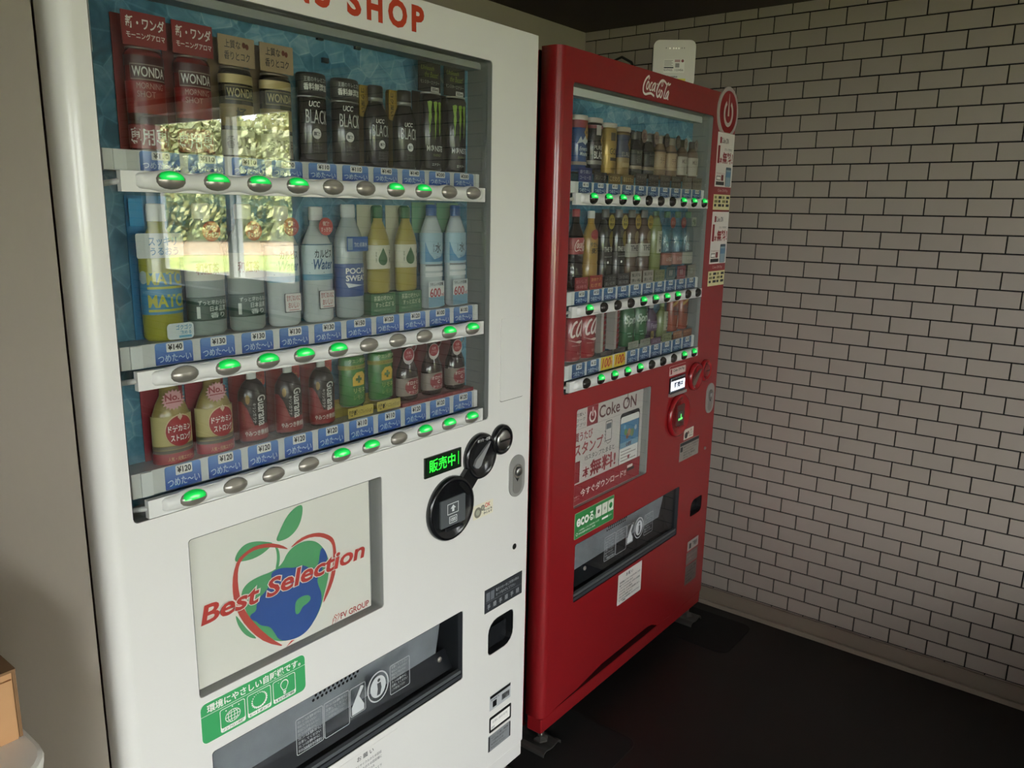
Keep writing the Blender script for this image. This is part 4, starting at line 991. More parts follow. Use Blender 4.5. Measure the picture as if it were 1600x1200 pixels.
s.lathe('label_band', [(R + .0003, .040), (R + .0006, .041), (R + .0006, .098), (R + .0003, .099)], mat('2c4f8c', .4))
def pr(g):
    g.text('POCARI', -.021, .034, .081, .0915, -.0012, PRINTW, bold=.03, R=R).text('SWEAT', -.021, .029, .068, .0785, -.0012, PRINTW, bold=.03, R=R)
    g.shape([(-.022, .0655)] + [(-.022 + .006 * k, .0655 - .0065 * math.sin(k / 10 * PI * .5)) for k in range(1, 11)] + [(.038 - .006 * k, .0555 + .005 * math.cos(k / 10 * PI * .5) ) for k in range(0, 10)], -.0012, mat('dfe4e8', .5), R)
s.print(pr)
tg = s.card(-.0220, .0270, .121, .147, -.0250, mat('2f5fa0', .4), 'tag_card')
s.print(lambda g: g.patch(-.020, -.009, .124, .144, -.0254, mat('93a9bc', .4)).text('飲む点滴水', -.006, .025, .128, .137, -.0254, mat('cfd9e4', .5), bold=.02), tg)
for i in (6, 7):
    s = Sample('white', 1, i, 'green_tea_bottle', 'golden green tea bottle before cream and green card', 'bottle')
    R = .0255
    s.card(-.0310, .0310, .0, .203, .0215, mat('c9c8ae', .45))
    gc = s.card(.002, .0305, .150, .203, .0195, mat('3e6b4c', .45), 'corner_card', .008)
    s.print(lambda g: g.text('うまい', .008, .026, .186, .192, .0190, mat('aab89a', .5), bold=.02).text('新・緑茶', .006, .028, .172, .183, .0190, mat('aab89a', .5), bold=.02), gc)
    o = bottle(s, R, .200, mat('a89a4a', .3, coat=.35), .020, mat('2f6b42', .4), .40, .66, z=.0405)
    s.lathe('label_band', [(R + .0003, .086), (R + .0006, .087), (R + .0006, .129), (R + .0003, .130)], mat('d9d8c2', .45))
    def pr(g):
        dp = [(-.002 + .0105 * math.cos(t), .1035 + .0105 * math.sin(t)) for t in [PI * .85 + (PI * 1.3) * k / 16 for k in range(17)]] + [(-.002, .1255)]
        g.shape(dp, -.0011, mat('3c6b42', .45), R).text('生茶', .0145, .0205, .096, .122, -.0011, mat('3a4a38', .5), bold=.01, rot=True, R=R).text('緑茶', -.0185, -.0155, .098, .118, -.0011, mat('5a6a50', .5), rot=True, R=R)
    s.print(pr)
    bc = s.part(MB().box(-.0310, .0310, -.0120, .0210, .0, .040, mat('3f6f4f', .45)), 'base_card')
    s.print(lambda g: g.text('茶葉の味わい', -.024, .024, .026, .036, -.0125, mat('c3cdb0', .5), bold=.02).text('すっと広がる', -.020, .027, .0145, .024, -.0125, mat('c3cdb0', .5), bold=.02).text('内容量はお茶でお選びください', -.024, .018, .007, .011, -.0125, mat('a3b398', .5)), bc)
for i in (8, 9):
    s = Sample('white', 1, i, 'water_bottle', 'white and blue water bottle with 600 ml card', 'bottle')
    R = .0275
    s.card(-.0320, .0320, .150, .210, .0215, mat('6fa07f', .5), 'leaf_card')
    o = bottle(s, R, .206, mat('c9d3d8', .25, coat=.4), .034, mat('2a5c96', .35), .44, .70)
    s.lathe('label_band', [(R + .0003, .090), (R + .0006, .091), (R + .0006, .150), (R + .0003, .151)], mat('a9cbdc', .4))
    def pr(g):
        g.shape([(-.030, .094), (.036, .094), (.036, .128), (.020, .140), (.024, .120), (.012, .104), (-.008, .099), (-.020, .112), (-.030, .134)], -.0010, mat('3f88b8', .45), R)
        g.text('水', -.006, .010, .112, .132, -.0014, mat('1b2430', .5), bold=.01, R=R).text('天然', -.011, -.008, .113, .130, -.0014, mat('1b2430', .5), rot=True, R=R).text('おいしい', -.003, .010, .101, .106, -.0014, mat('3c3f70', .5), R=R)
        for z in (.076, .064): g.patch(-.030, .026, z, z + .008, -.0006, mat('e4e8ea', .4), R)
        g.patch(-.030, .030, .086, .0885, -.0006, mat('5a6468', .4), R)
    s.print(pr)
    tg = s.card(-.0310, .0150, .004, .056, -.0262, mat('d3dadd', .5), 'volume_card')
    s.print(lambda g: g.patch(-.0305, .0145, .0045, .026, -.0265, mat('7fa8c0', .5)).patch(-.0305, .0145, .025, .045, -.0267, mat('e6e6e4', .5)).text('うれしい大容量', -.027, .011, .047, .0535, -.0267, INK, bold=.02).text('600', -.0275, .0045, .0235, .043, -.0271, mat('dcdcdc', .5), bold=.07).text('600', -.027, .004, .0240, .0425, -.0275, mat('b03a44', .5), bold=.02).text('ml', .0055, .013, .025, .033, -.0275, mat('b03a44', .5), bold=.02), tg)

# white, bottom shelf
for i in (0, 1):
    s = Sample('white', 2, i, 'energy_drink_bottle', 'squat gold energy drink bottle on red card', 'bottle')
    R = .0305
    s.card(-.0335, .0335, .0, .126, .0220, mat('8c2c38', .45))
    o = s.lathe('bottle_body', [(R * .9, .012), (R, .016), (R, .062), (R * .93, .075), (R * .75, .090), (R * .5, .104), (R * .46, .118)], mat('9c8a4e', .3, coat=.4))
    bc = s.lathe('base_card', [(R + .001, .0), (R + .0015, .0005), (R + .0015, .0155), (R + .001, .016)], mat('9a3038', .45))
    s.print(lambda g: g.text('人気・元気エナジー', -.018, .024, .004, .011, -.0020, mat('c99a6a', .5), bold=.02, R=R), bc)
    def pr(g):
        ring_patch(g, R, .0165, .0215, mat('4a4436', .4), e=.0006); ring_patch(g, R, .0225, .0275, mat('6f6750', .4), e=.0006); ring_patch(g, R, .0285, .074, mat('c2b47c', .4), e=.0004, half=1.9)
        g.shape(circ(.004, .051, .0240, .0250, 28), -.0009, mat('dcc9a0', .45), R).shape(circ(.004, .050, .0230, .0240, 28), -.0012, mat('a63038', .45), R)
        g.shape([(.004 + dx, .072 + dz) for dx, dz in ((-.004, 0), (0, -.006), (.004, 0), (0, .006))], -.0015, mat('e0c9b0', .45), R)
        g.text('ドデカミン', -.0150, .0230, .049, .060, -.0016, PRINTW, bold=.03, R=R).text('ストロング', -.0120, .0220, .0345, .0455, -.0016, PRINTW, bold=.03, R=R)
    s.print(pr, o)
    st_ = []
    for k in range(36):
        r = .0165 if k % 2 else .0125; st_.append((-.006 + r * 1.15 * math.cos(PI * k / 18), .100 + r * math.sin(PI * k / 18)))
    bt = s.part(MB().prism(st_, -.0240, -.0228, mat('d2a0a2', .45)), 'starburst_tag')
    s.print(lambda g: g.text('No.1', -.019, .009, .099, .1095, -.0244, mat('96303a', .5), bold=.03).patch(-.018, .007, .0955, .097, -.0244, mat('96303a', .5)), bt)
for i in (2, 3, 4):
    s = Sample('white', 2, i, 'soft_drink_bottle', 'black and red bottle in clear case', 'bottle')
    R = .0255
    s.part(MB().box(-.0290, .0310, -.0255, -.0243, .0, .120, ACRYL).box(-.0300, -.0290, -.0255, .0215, .0, .120, ACRYL), 'clear_case')
    bk = s.card(-.0290, .0310, .0, .120, .0210, mat('8f2c2c', .45))
    rc = s.card(.0000, .0300, .088, .120, .006, mat('a8403c', .45), 'corner_card', .008)
    s.print(lambda g: g.text('ガツン', .010, .024, .104, .113, .0055, mat('4a2a1a', .5), bold=.02).text('辛口', .012, .024, .093, .102, .0055, mat('c0a060', .5), bold=.02), rc)
    s.lathe('cap', [(.0085, .106), (.0088, .1065), (.0088, .119), (0, .1195)], mat('d6d6d2', .4))
    o = s.lathe('bottle_body', [(R * .9, .001), (R, .004), (R, .074), (R * .96, .086), (R * .7, .098), (R * .36, .106)], mat('1b1718', .3, coat=.4))
    def pr(g):
        ring_patch(g, R, .0045, .030, mat('8f282b', .35), e=.0006); g.shape([(-.050, .030), (-.008, .030), (-.020, .060), (-.030, .072), (-.050, .072)], -.0006, mat('8f282b', .35), R); g.shape([(.022, .030), (.050, .030), (.050, .074), (.026, .074)], -.0006, mat('8f282b', .35), R)
        g.text('Guarana', -.0010, .0160, .028, .080, -.0012, PRINTW, bold=.02, rot=True, R=R).text('キリンガラナ', -.0100, -.0040, .034, .068, -.0012, mat('d0cdc8', .5), bold=.02, rot=True, R=R)
        g.shape(circ(-.018, .075, .004, .008, 12), -.0012, mat('9a7a3c', .5), R)
        g.text('やみつき微炭酸', -.026, .024, .012, .0215, -.0012, mat('e0d4cc', .5), bold=.025, R=R)
    s.print(pr, o)
for i in (5, 6):
    s = Sample('white', 2, i, 'lemon_drink_can', 'green lemon drink can with yellow cross mark', 'can')
    R = .0285
    s.card(-.0340, .0320, .0, .035, .012, mat('a3974a', .45))
    o = s.can(R, .098, mat('3d7a3c', **GL), z=.022)
    def pr(g):
        ring_patch(g, R, .093, .101, mat('9a9a3c', .4), e=.0005); g.text('クエン酸2700', -.020, .028, .105, .113, -.0010, mat('c6cf9a', .5), bold=.01, R=R).text('イキイキ乳酸菌', -.014, .024, .0945, .0995, -.0010, mat('5a3a1c', .5), bold=.01, R=R)
        g.shape([(-.012, .062), (.016, .062), (.019, .080), (.011, .088), (-.004, .087), (-.012, .078)], -.0008, mat('d8b23c', .45), R)
        g.patch(-.001, .004, .067, .081, -.0012, mat('2d5c2a', .5), R).patch(-.0055, .0085, .0715, .0765, -.0012, mat('2d5c2a', .5), R)
        g.text('リモネ', -.010, .018, .048, .058, -.0010, mat('b9c070', .5), bold=.02, R=R).text('レモン', -.010, .012, .036, .044, -.0010, mat('9ab05a', .5), R=R)
    s.print(pr, o)
    tg = s.card(-.0300, .0310, .004, .023, -.0268, mat('cdb865', .45), 'tag_card', .002)
    s.print(lambda g: g.text('瞬感', -.027, -.006, .0075, .0185, -.0273, BLACK, bold=.03).text('リフレッシュ!!', -.004, .028, .0085, .0165, -.0273, BLACK, bold=.01), tg)
for i in (7, 8, 9):
    s = Sample('white', 2, i, 'tonic_bottle', 'brown glass tonic bottle with red label', 'bottle')
    R = .0265
    bc = s.card(-.0355, .0355, .0, .1180, .0215, mat('6a2226', .45))
    bs = s.part(MB().box(-.0355, .0355, -.0270, .0210, .0, .0075, mat('8a2a30', .45)), 'red_stand')
    s.print(lambda g: g.text('オロナミンC元気ハツラツ', -.030, .030, .0018, .0060, -.0274, mat('c08a8c', .5)), bs)
    o = s.lathe('bottle_body', [(R * .9, .008), (R, .012), (R, .058), (R * .94, .070), (R * .62, .088), (R * .42, .104), (R * .42, .116)], mat('241512', .15, coat=.6))
    s.lathe('label_band', [(R + .0003, .0185), (R + .0006, .0195), (R + .0006, .0535), (R + .0003, .0545)], mat('8d7f74', .5))
    s.print(lambda g: (g.shape(circ(.004, .0365, .0225, .0165, 28), -.0010, mat('8f2a32', .45), R), g.text('オロナミン', -.015, .024, .0405, .048, -.0014, mat('d8c8c0', .5), bold=.03, R=R), g.text('C', .000, .008, .0315, .0385, -.0014, mat('d8c8c0', .5), bold=.04, R=R), g.text('ドリンク', -.010, .020, .0225, .0285, -.0014, mat('d8c8c0', .5), bold=.02, R=R)))
    s.lathe('crown_cap', [(R * .44, .112), (R * .5, .113), (R * .5, .119), (R * .4, .1205), (0, .121)], mat('57504a', .35, .8))
    s.part(MB().tube([(.006 + .0075 * math.cos(t), -.013 - .004 * math.sin(t), .113 + .0085 * math.sin(t)) for t in [2 * PI * k / 14 for k in range(15)]], .0011, mat('8a8884', .3, .8), 6), 'pull_ring')
    tg = s.part(MB().prism(circ(-.0160, .1015, .0150, .0165, 24), -.0245, -.0235, mat('d2ccc8', .5)), 'round_tag')
    s.print(lambda g: g.shape(circ(-.0160, .1045, .0135, .0125, 24), -.0248, mat('9a2c34', .45)).text('元気', -.022, -.010, .105, .111, -.0252, mat('d8b0b0', .5), bold=.02).text('ハツラツ', -.025, -.007, .0965, .1035, -.0252, mat('d8b0b0', .5), bold=.02), tg)

# red machine, top shelf
def base_block(s, m, txt=None, h=.026, tm='8f877c'):
    o = s.part(MB().box(-.030, .031, -.0265, -.0253, .0, h, m), 'base_card')
    if txt: s.print(lambda g: smallprint(g, txt, -.024, .026, .003, h - .003, -.0269, mat(tm, .5), .01), o)
def crate(s, bm, top, look_print, R=.0275, H=.128, z=.022):
    o = s.can(R, H, bm, z=z); s.lathe('paper_collar', [(R * .98, z + H - .004), (R * 1.02, z + H - .002), (R * 1.02, z + H + .006), (R * .98, z + H + .008), (0, z + H + .008)], top)
    s.print(look_print, o); return o
def diamond(g, x, z, R, k=1.): g.shape([(x, z + .019 * k), (x + .013 * k, z), (x, z - .019 * k), (x - .013 * k, z)], -.0012, mat('b08a3c', .45), R).text('無料', x - .007, x + .007, z - .004, z + .004, -.0016, mat('5a3a1c', .5), bold=.02, R=R)
R = .0275
s = Sample('red', 0, 0, 'coffee_can', 'blue coffee can with mountain picture', 'can'); base_block(s, mat('27306a', .45), ['香り高い', 'コーヒー豆'], .034, 'b0b0b8')
def pr(g):
    ring_patch(g, R, .128, .146, mat('8a3038', .45), e=.0005); g.shape([(-.026, .090), (-.014, .108), (-.008, .098), (.004, .112), (.012, .100), (.020, .106), (.026, .092), (.014, .096), (.004, .088), (-.008, .094)], -.0008, mat('c9cfd4', .5), R)
    diamond(g, .010, .118, R); g.text('Emerald', -.018, .020, .074, .084, -.0010, mat('c9cfd4', .5), bold=.01, shear=.3, R=R).text('Mountain', -.016, .022, .062, .072, -.0010, mat('c9cfd4', .5), bold=.01, shear=.3, R=R); ring_patch(g, R, .040, .048, mat('9a8a80', .45), e=.0006)
crate(s, mat('2c4a80', **GL), mat('cfc6bc', .45), pr)
s = Sample('red', 0, 1, 'coffee_can', 'black coffee can with white letters and gold diamond', 'can'); base_block(s, mat('26221f', .45), ['深いコク'], .026)
def pr(g):
    ring_patch(g, R, .132, .140, mat('7a2a30', .45), e=.0005); g.patch(-.014, .004, .116, .140, -.0009, mat('b9b0aa', .5), R); diamond(g, .016, .105, R)
    g.text('PURE', -.020, .012, .081, .091, -.0010, mat('c9c2ba', .5), R=R).text('BLACK', -.020, .026, .059, .077, -.0010, mat('d6d0c8', .5), bold=.02, R=R); ring_patch(g, R, .045, .055, mat('8f8a84', .4, .4), e=.0006)
crate(s, mat('241f1e', **GL), mat('c2b8ae', .45), pr)
s = Sample('red', 0, 2, 'coffee_can', 'gold coffee can with black letters', 'can'); base_block(s, mat('6a5426', .45), ['こだわり'], .026, 'c0ac7a')
def pr(g):
    g.patch(-.014, .004, .108, .128, -.0009, mat('3a3020', .5), R); diamond(g, .018, .104, R); g.text('GOLD', -.016, .026, .074, .089, -.0010, BLACK, bold=.01, R=R); g.patch(-.014, .018, .058, .066, -.0009, mat('2c2418', .5), R)
    g.text('微糖', -.012, .010, .034, .041, -.0009, mat('4a3a1c', .5), R=R)
crate(s, mat('b0904a', .3, .3, coat=.2), mat('c9beb0', .45), pr, H=.122)
s = Sample('red', 0, 3, 'coffee_can', 'navy and gold coffee can', 'can'); base_block(s, mat('6f5a36', .45), ['香るカフェ'], .026, 'c0ac7a')
def pr(g):
    ring_patch(g, R, .070, .128, mat('232a45', .4), e=.0005); diamond(g, .012, .104, R); g.text('EUROPE', -.022, .026, .073, .084, -.0010, mat('c2bcae', .5), R=R); ring_patch(g, R, .060, .068, mat('8a744a', .4), e=.0006)
    g.patch(-.02, .02, .046, .057, -.0008, mat('b09a6c', .5), R)
crate(s, mat('8a7040', .35, .2), mat('b9a890', .45), pr, H=.118)
def coffee_bottle(s, bm, lm, cm, band, label_z=(.055, .095)):
    R = .0265
    o = s.lathe('bottle_body', [(R * .9, .022), (R, .026), (R, .096), (R * .9, .106), (R * .64, .118), (R * .62, .122)], bm)
    s.lathe('cap', [(R * .64, .1215), (R * .66, .123), (R * .66, .139), (R * .6, .142), (0, .1425)], cm)
    s.lathe('label_band', [(R + .0003, label_z[0]), (R + .0006, label_z[0] + .001), (R + .0006, label_z[1] - .001), (R + .0003, label_z[1])], lm); return R
for i in (4, 5):
    s = Sample('red', 0, i, 'coffee_bottle', 'dark coffee bottle with tan band', 'bottle'); base_block(s, mat('3a342c', .45), ['ブラック', 'コーヒー'], .032)
    s.card(-.03, .03, .10, .150, .0215, mat('22201e', .5))
    R = coffee_bottle(s, mat('201e1d', .25, coat=.3), mat('232423', .4), mat('6a6660', .35, .5), None)
    s.print(lambda g: (ring_patch(g, .0265, .044, .053, mat('9a8a72', .45), e=.0006), g.text('BOSS'[:0] + '香', -.016, .004, .060, .080, -.0012, mat('6a6862', .5), R=.0265), g.text('BLACK', -.014, .018, .084, .091, -.0012, mat('8a8880', .5), R=.0265)))
    tg = s.part(MB().prism(circ(.012, .132, .0150, .0175, 24), -.0200, -.0190, mat('7f6a5a', .5)), 'round_tag'); s.print(lambda g: g.text('新', .004, .020, .124, .140, -.0204, mat('5a2a2a', .5), bold=.02), tg)
for i in (6, 7):
    s = Sample('red', 0, i, 'coffee_bottle', 'tan milk coffee bottle with brown round tag', 'bottle'); base_block(s, mat('4a4238', .45), ['カフェオレ', 'ミルク'], .034)
    s.card(-.03, .03, .10, .150, .0215, mat('8a7f70', .5))
    coffee_bottle(s, mat('7c6248', .3, coat=.3), mat('b09672', .4), mat('a39888', .4), None, (.050, .098))
    s.print(lambda g: (ring_patch(g, .0265, .099, .104, mat('4a3828', .45), e=.0006), g.patch(.004, .016, .056, .092, -.0010, mat('7a5a3c', .5), .0265), g.text('ラテ', -.018, .0, .066, .082, -.0012, mat('6a5038', .5), bold=.01, R=.0265)))
    tg = s.part(MB().prism(circ(.004, .131, .0150, .0190, 24), -.0200, -.0190, mat('433c34', .5)), 'round_tag'); s.print(lambda g: g.text('コク', -.004, .012, .126, .136, -.0204, mat('8a7a64', .5), bold=.02), tg)
for i in (8, 9):
    s = Sample('red', 0, i, 'coffee_bottle', 'cream coffee bottle with brown shoulder', 'bottle'); base_block(s, mat('7a6f60', .45), ['ミルク', 'たっぷり'], .034, '3a342c')
    coffee_bottle(s, mat('6a5644', .3, coat=.3), mat('b3aa9a', .4), mat('6f675c', .4), None, (.040, .094))
    s.print(lambda g: (g.shape([(.002, .044), (.024, .044), (.020, .066), (.008, .070)], -.0010, mat('7a6444', .5), .0265), g.text('MILK', -.020, .004, .074, .086, -.0012, mat('6a6258', .5), bold=.01, R=.0265)))
    tg = s.part(MB().prism(circ(-.016, .130, .0120, .0160, 24), -.0200, -.0190, mat('8f8578', .5)), 'round_tag'); s.print(lambda g: g.text('新', -.022, -.010, .124, .136, -.0204, mat('5a4a3a', .5), bold=.02), tg)

# red machine, middle shelf
s = Sample('red', 1, 0, 'cola_bottle', 'dark cola bottle with red label', 'bottle'); base_block(s, mat('8a2c30', .45), ['おいしさ', '長持ち'], .034, 'c08080')
R = .0290; o = bottle(s, R, .204, mat('1d1413', .15, coat=.25), .018, mat('96282e', .4), .42, .62, .30)
s.lathe('label_band', [(R + .0003, .092), (R + .0006, .093), (R + .0006, .132), (R + .0003, .133)], mat('932a30', .4)); s.print(lambda g: script(g, -.022, .100, .056, -.0012, mat('e3cfc8', .5), R, 1.6))
s = Sample('red', 1, 1, 'tea_bottle', 'golden tea bottle with red collar', 'bottle'); base_block(s, mat('96302c', .45), ['身体ケア', 'むぎ茶'], .036, 'd09a60')
R = .0280; o = bottle(s, R, .200, mat('a5813c', .3, coat=.4), .018, mat('c9c9c6', .4), .42, .64, .34)
s.print(lambda g: (g.shape(circ(-.004, .140, .0150, .0130, 20), -.0008, mat('8f2c30', .45), R), g.text('やかんの', -.020, .020, .108, .122, -.0008, BLACK, bold=.03, R=R), g.text('麦茶', -.016, .018, .092, .106, -.0008, BLACK, bold=.03, R=R), g.stroke([(-.022, .090), (.020, .094)], .003, -.0008, mat('c9c2b4', .5), R)))
def yellow_tag(s, x=.0, z=.172, m='a89540'):
    o = s.part(MB().prism(circ(x, z, .0150, .0190, 24), -.0205, -.0195, mat(m, .45)), 'round_tag'); s.print(lambda g: g.text('新発', x - .009, x + .009, z + .001, z + .010, -.0209, INK, bold=.02).text('売中', x - .009, x + .009, z - .011, z - .002, -.0209, INK, bold=.02), o)
for i in (2, 3):
    s = Sample('red', 1, i, 'tea_bottle', 'dark tea bottle with yellow round tag', 'bottle'); base_block(s, mat('262524', .45), ['コクの', '黒い紅茶'], .034, '7f7c78')
    s.card(-.031, .031, .150, .195, .0215, mat('33322a', .5))
    R = .0280; o = bottle(s, R, .205, mat('2b2926', .18, coat=.25), .026, mat('6f6f6a', .4), .44, .70, .34)
    s.print(lambda g: (g.shape(circ(.008, .128, .012, .021, 20), -.0008, mat('7a6a30', .45), R), g.text('THE TEA', -.022, .020, .094, .107, -.0008, mat('b3b0a6', .5), bold=.03, R=R), g.patch(-.02, .02, .080, .0815, -.0008, mat('8a877e', .5), R), g.shape(circ(-.006, .066, .0035, n=10), -.0008, PRINTW, R)), o)
    yellow_tag(s)
for i in (4, 5):
    s = Sample('red', 1, i, 'tea_bottle', 'brown tea bottle with white name label', 'bottle'); base_block(s, mat('a39a8e', .45), ['贅沢な', '黒い粒'], .036, '26241f')
    s.card(-.031, .031, .150, .195, .0215, mat('6f5a40', .5))
    R = .0280; o = bottle(s, R, .205, mat('5a4638', .2, coat=.25), .026, mat('7d7d78', .4), .44, .70, .34)
    s.print(lambda g: (ring_patch(g, R, .076, .112, mat('a9a498', .45), e=.0005), g.text('THEU', -.022, .022, .092, .108, -.0010, INK, bold=.03, R=R), g.shape(circ(.004, .130, .012, .018, 20), -.0008, mat('7d6a40', .45), R)), o)
    yellow_tag(s, .002, .172, 'a58a3c')
s = Sample('red', 1, 6, 'green_tea_bottle', 'green tea bottle with tall pale label', 'bottle'); base_block(s, mat('7d8058', .45), ['にごり', 'ほのか'], .034, '33402a')
R = .0275; o = bottle(s, R, .203, mat('77804a', .25, coat=.5), .020, mat('5a7a58', .4), .42, .74)
s.print(lambda g: (g.patch(-.014, .018, .082, .146, -.0006, mat('b0b096', .5), R), g.text('綾鷹', -.006, .010, .100, .138, -.0010, mat('33402e', .5), bold=.02, rot=True, R=R), g.shape(circ(.002, .090, .006, .005, 6), -.0010, mat('26302a', .5), R)), o)
for i, (bm, tm, lk, fr) in enumerate((('3c5a5c', '8a4030', 'clear water bottle with orange tag and teal card', '8f5a4a'), ('80303c', '8f3a3a', 'clear peach water bottle with red card', '9a6a60'), ('8a8878', '8f4048', 'clear water bottle with pale leaf card', '9a9a8a'))):
    s = Sample('red', 1, 7 + i, 'water_bottle', lk, 'bottle')
    R = .0285; o = bottle(s, R, .203, PET, .018, mat('4f7a58', .4), .42, .68)
    s.lathe('label_band', [(R * .985, .044), (R + .0006, .046), (R + .0006, .078), (R * .985, .080)], mat(fr, .45))
    s.print(lambda g: g.text('いろはす', -.018, .016, .056, .068, -.0012, mat('d0c0b4', .5), bold=.01, R=R))
    b_ = s.part(MB().box(-.028, .029, -.0265, -.0253, .0, .040, mat(bm, .45)), 'base_card'); s.print(lambda g: g.prism(rect(-.024, .025, .005, .036), -.0268, -.0268, mat('8f8f88', .5), [rect(-.0228, .0238, .0062, .0348)]).text(('新鮮', '桃', '葉')[i], -.010, .012, .012, .030, -.0268, mat('a9a9a0', .5), bold=.01), b_)
    if i < 2:
        t_ = s.part(MB().prism(circ(.0, .170, .0165, .0165, 24), -.0215, -.0205, mat(tm, .45)), 'round_tag'); s.print(lambda g: g.text('天然水', -.010, .010, .165, .175, -.0219, mat('c9a090', .5), bold=.01), t_)
    else:
        t_ = s.card(-.014, .016, .158, .186, -.021, mat('a3a694', .45), 'tag_card', .003); s.print(lambda g: g.text('緑茶', -.009, .011, .164, .180, -.0215, mat('3f5a3a', .5), bold=.02), t_)

# red machine, bottom shelf
for i in (0, 1):
    s = Sample('red', 2, i, 'cola_can', 'red cola can with white script lettering', 'can')
    R = .0325; o = s.can(R, .118, mat('8c262c', **GL), z=.004, metal='c9c6c0')
    s.print(lambda g: (script(g, -.077, .046, .220, -.0008, mat('e6d2cc', .5), R, 1.3, (3, 5)), g.shape([(-.036, .062), (-.010, .057), (.004, .059), (.030, .055), (.006, .051), (-.006, .054)], -.0008, mat('e0cac4', .5), R), g.text('ORIGINAL TASTE', -.024, .012, .045, .048, -.0008, mat('c9a09a', .5), R=R), g.text('おいしい', -.004, .020, .022, .030, -.0008, mat('c9908c', .5), R=R), g.text('炭酸飲料 よく冷えています', -.022, .026, .010, .016, -.0008, mat('c08884', .5), R=R)), o)
for i in (2, 3):
    s = Sample('red', 2, i, 'cola_can', 'slim red striped can in clear case', 'can')
    R = .0200
    s.part(MB().box(-.0300, -.0185, -.020, .020, .012, .124, mat('a39e98', .3)), 'case_side')
    s.card(-.030, .030, .0, .014, -.0220, mat('3a3432', .45), 'base_card')
    s.t['label'] = s.t['label']
    o = s.can(R, .116, mat('7c262c', **GL), z=.008)
    def pr(g):
        for k in range(7): g.shape([(-.014, .022 + k * .014), (.024, .034 + k * .014), (.024, .038 + k * .014), (-.014, .027 + k * .014)], -.0006, mat('4a1a1e', .4), R)
        g.patch(-.024, -.015, .014, .118, -.0006, mat('b0a8a0', .4), R)
    s.print(pr, o)
for i in (4, 5):
    s = Sample('red', 2, i, 'lemon_lime_can', 'green lemon-lime soda can with white italic letters', 'can')
    R = .0325; o = s.can(R, .116, mat('2f5f3c', **GL), z=.008, metal='c9c9c4')
    s.print(lambda g: (g.text('Sprite', -.034, .042, .068, .100, -.0008, mat('b9c6b6', .5), bold=.03, shear=.25, R=R), g.patch(-.024, -.008, .047, .050, -.0008, mat('8fb09a', .5), R), g.patch(-.020, -.004, .038, .041, -.0008, mat('8fb09a', .5), R), g.shape([(.012, .060), (.024, .056), (.022, .040), (.014, .034), (.008, .044)], -.0008, mat('5f8f6c', .5), R)), o)
    tg = s.card(-.0260, .0330, .004, .024, -.0275, mat('8f9284', .45), 'tag_card'); s.print(lambda g: g.text('レモンライム', -.018, .028, .013, .021, -.028, mat('2c3a2c', .5), bold=.02).text('クリア', -.006, .022, .006, .0115, -.028, mat('2c3a2c', .5)), tg)
s = Sample('red', 2, 6, 'grape_soda_bottle', 'purple grape soda bottle with yellow tag', 'bottle')
R = .0280; o = bottle(s, R, .122, mat('4a3a4e', .2, coat=.5), .014, mat('a9a9a6', .4), .36, .62)
s.print(lambda g: (ring_patch(g, R, .040, .070, mat('5c4462', .45), e=.0005), g.text('Fanta', -.020, .018, .048, .064, -.0010, mat('a39aa8', .5), bold=.03, R=R)), o)
s.card(.006, .030, .100, .123, .016, mat('5a3a58', .45), 'corner_card'); tg = s.card(-.032, -.016, .018, .042, -.024, mat('a08c3c', .45), 'tag_card'); s.print(lambda g: g.text('新', -.030, -.018, .023, .037, -.0245, INK, bold=.03), tg); base_block(s, mat('5a3c58', .45), ['ぶどう'], .020, '9a8aa0')
s = Sample('red', 2, 7, 'green_tea_bottle', 'short green tea bottle with pale label', 'bottle')
R = .0270; o = bottle(s, R, .120, mat('7a8458', .25, coat=.5), .013, mat('6f8a5c', .4), .36, .62); base_block(s, mat('7a7f58', .45), ['お茶', 'ほっと'], .026, '3a4a30')
s.print(lambda g: (g.patch(-.012, .020, .034, .092, -.0006, mat('a9ad92', .5), R), g.text('綾鷹', .0, .013, .048, .086, -.0010, mat('33402e', .5), bold=.02, rot=True, R=R), g.shape(circ(.006, .040, .006, .005, 6), -.0010, mat('26302a', .5), R)), o)
for i in (8, 9):
    s = Sample('red', 2, i, 'energy_drink_can', 'orange energy drink can with slanted gold lightning', 'can')
    R = .0265; o = s.can(R, .108, mat('8a4430', **GL), z=.022); base_block(s, mat('7a4a30', .45), ['疲れに', 'チャージ'], .024, 'b08a60')
    s.print(lambda g: (g.shape([(-.022, .100), (.012, .118), (.004, .124), (-.022, .110)], -.0007, mat('b08a3c', .45), R), g.shape([(.002, .034), (.012, .036), (.022, .074), (.012, .072)], -.0007, mat('c9b09a', .45), R), g.text('REAL', -.016, .022, .088, .101, -.0010, INK, bold=.03, R=R), g.text('GOLD', -.016, .022, .074, .086, -.0010, INK, bold=.03, R=R)), o)

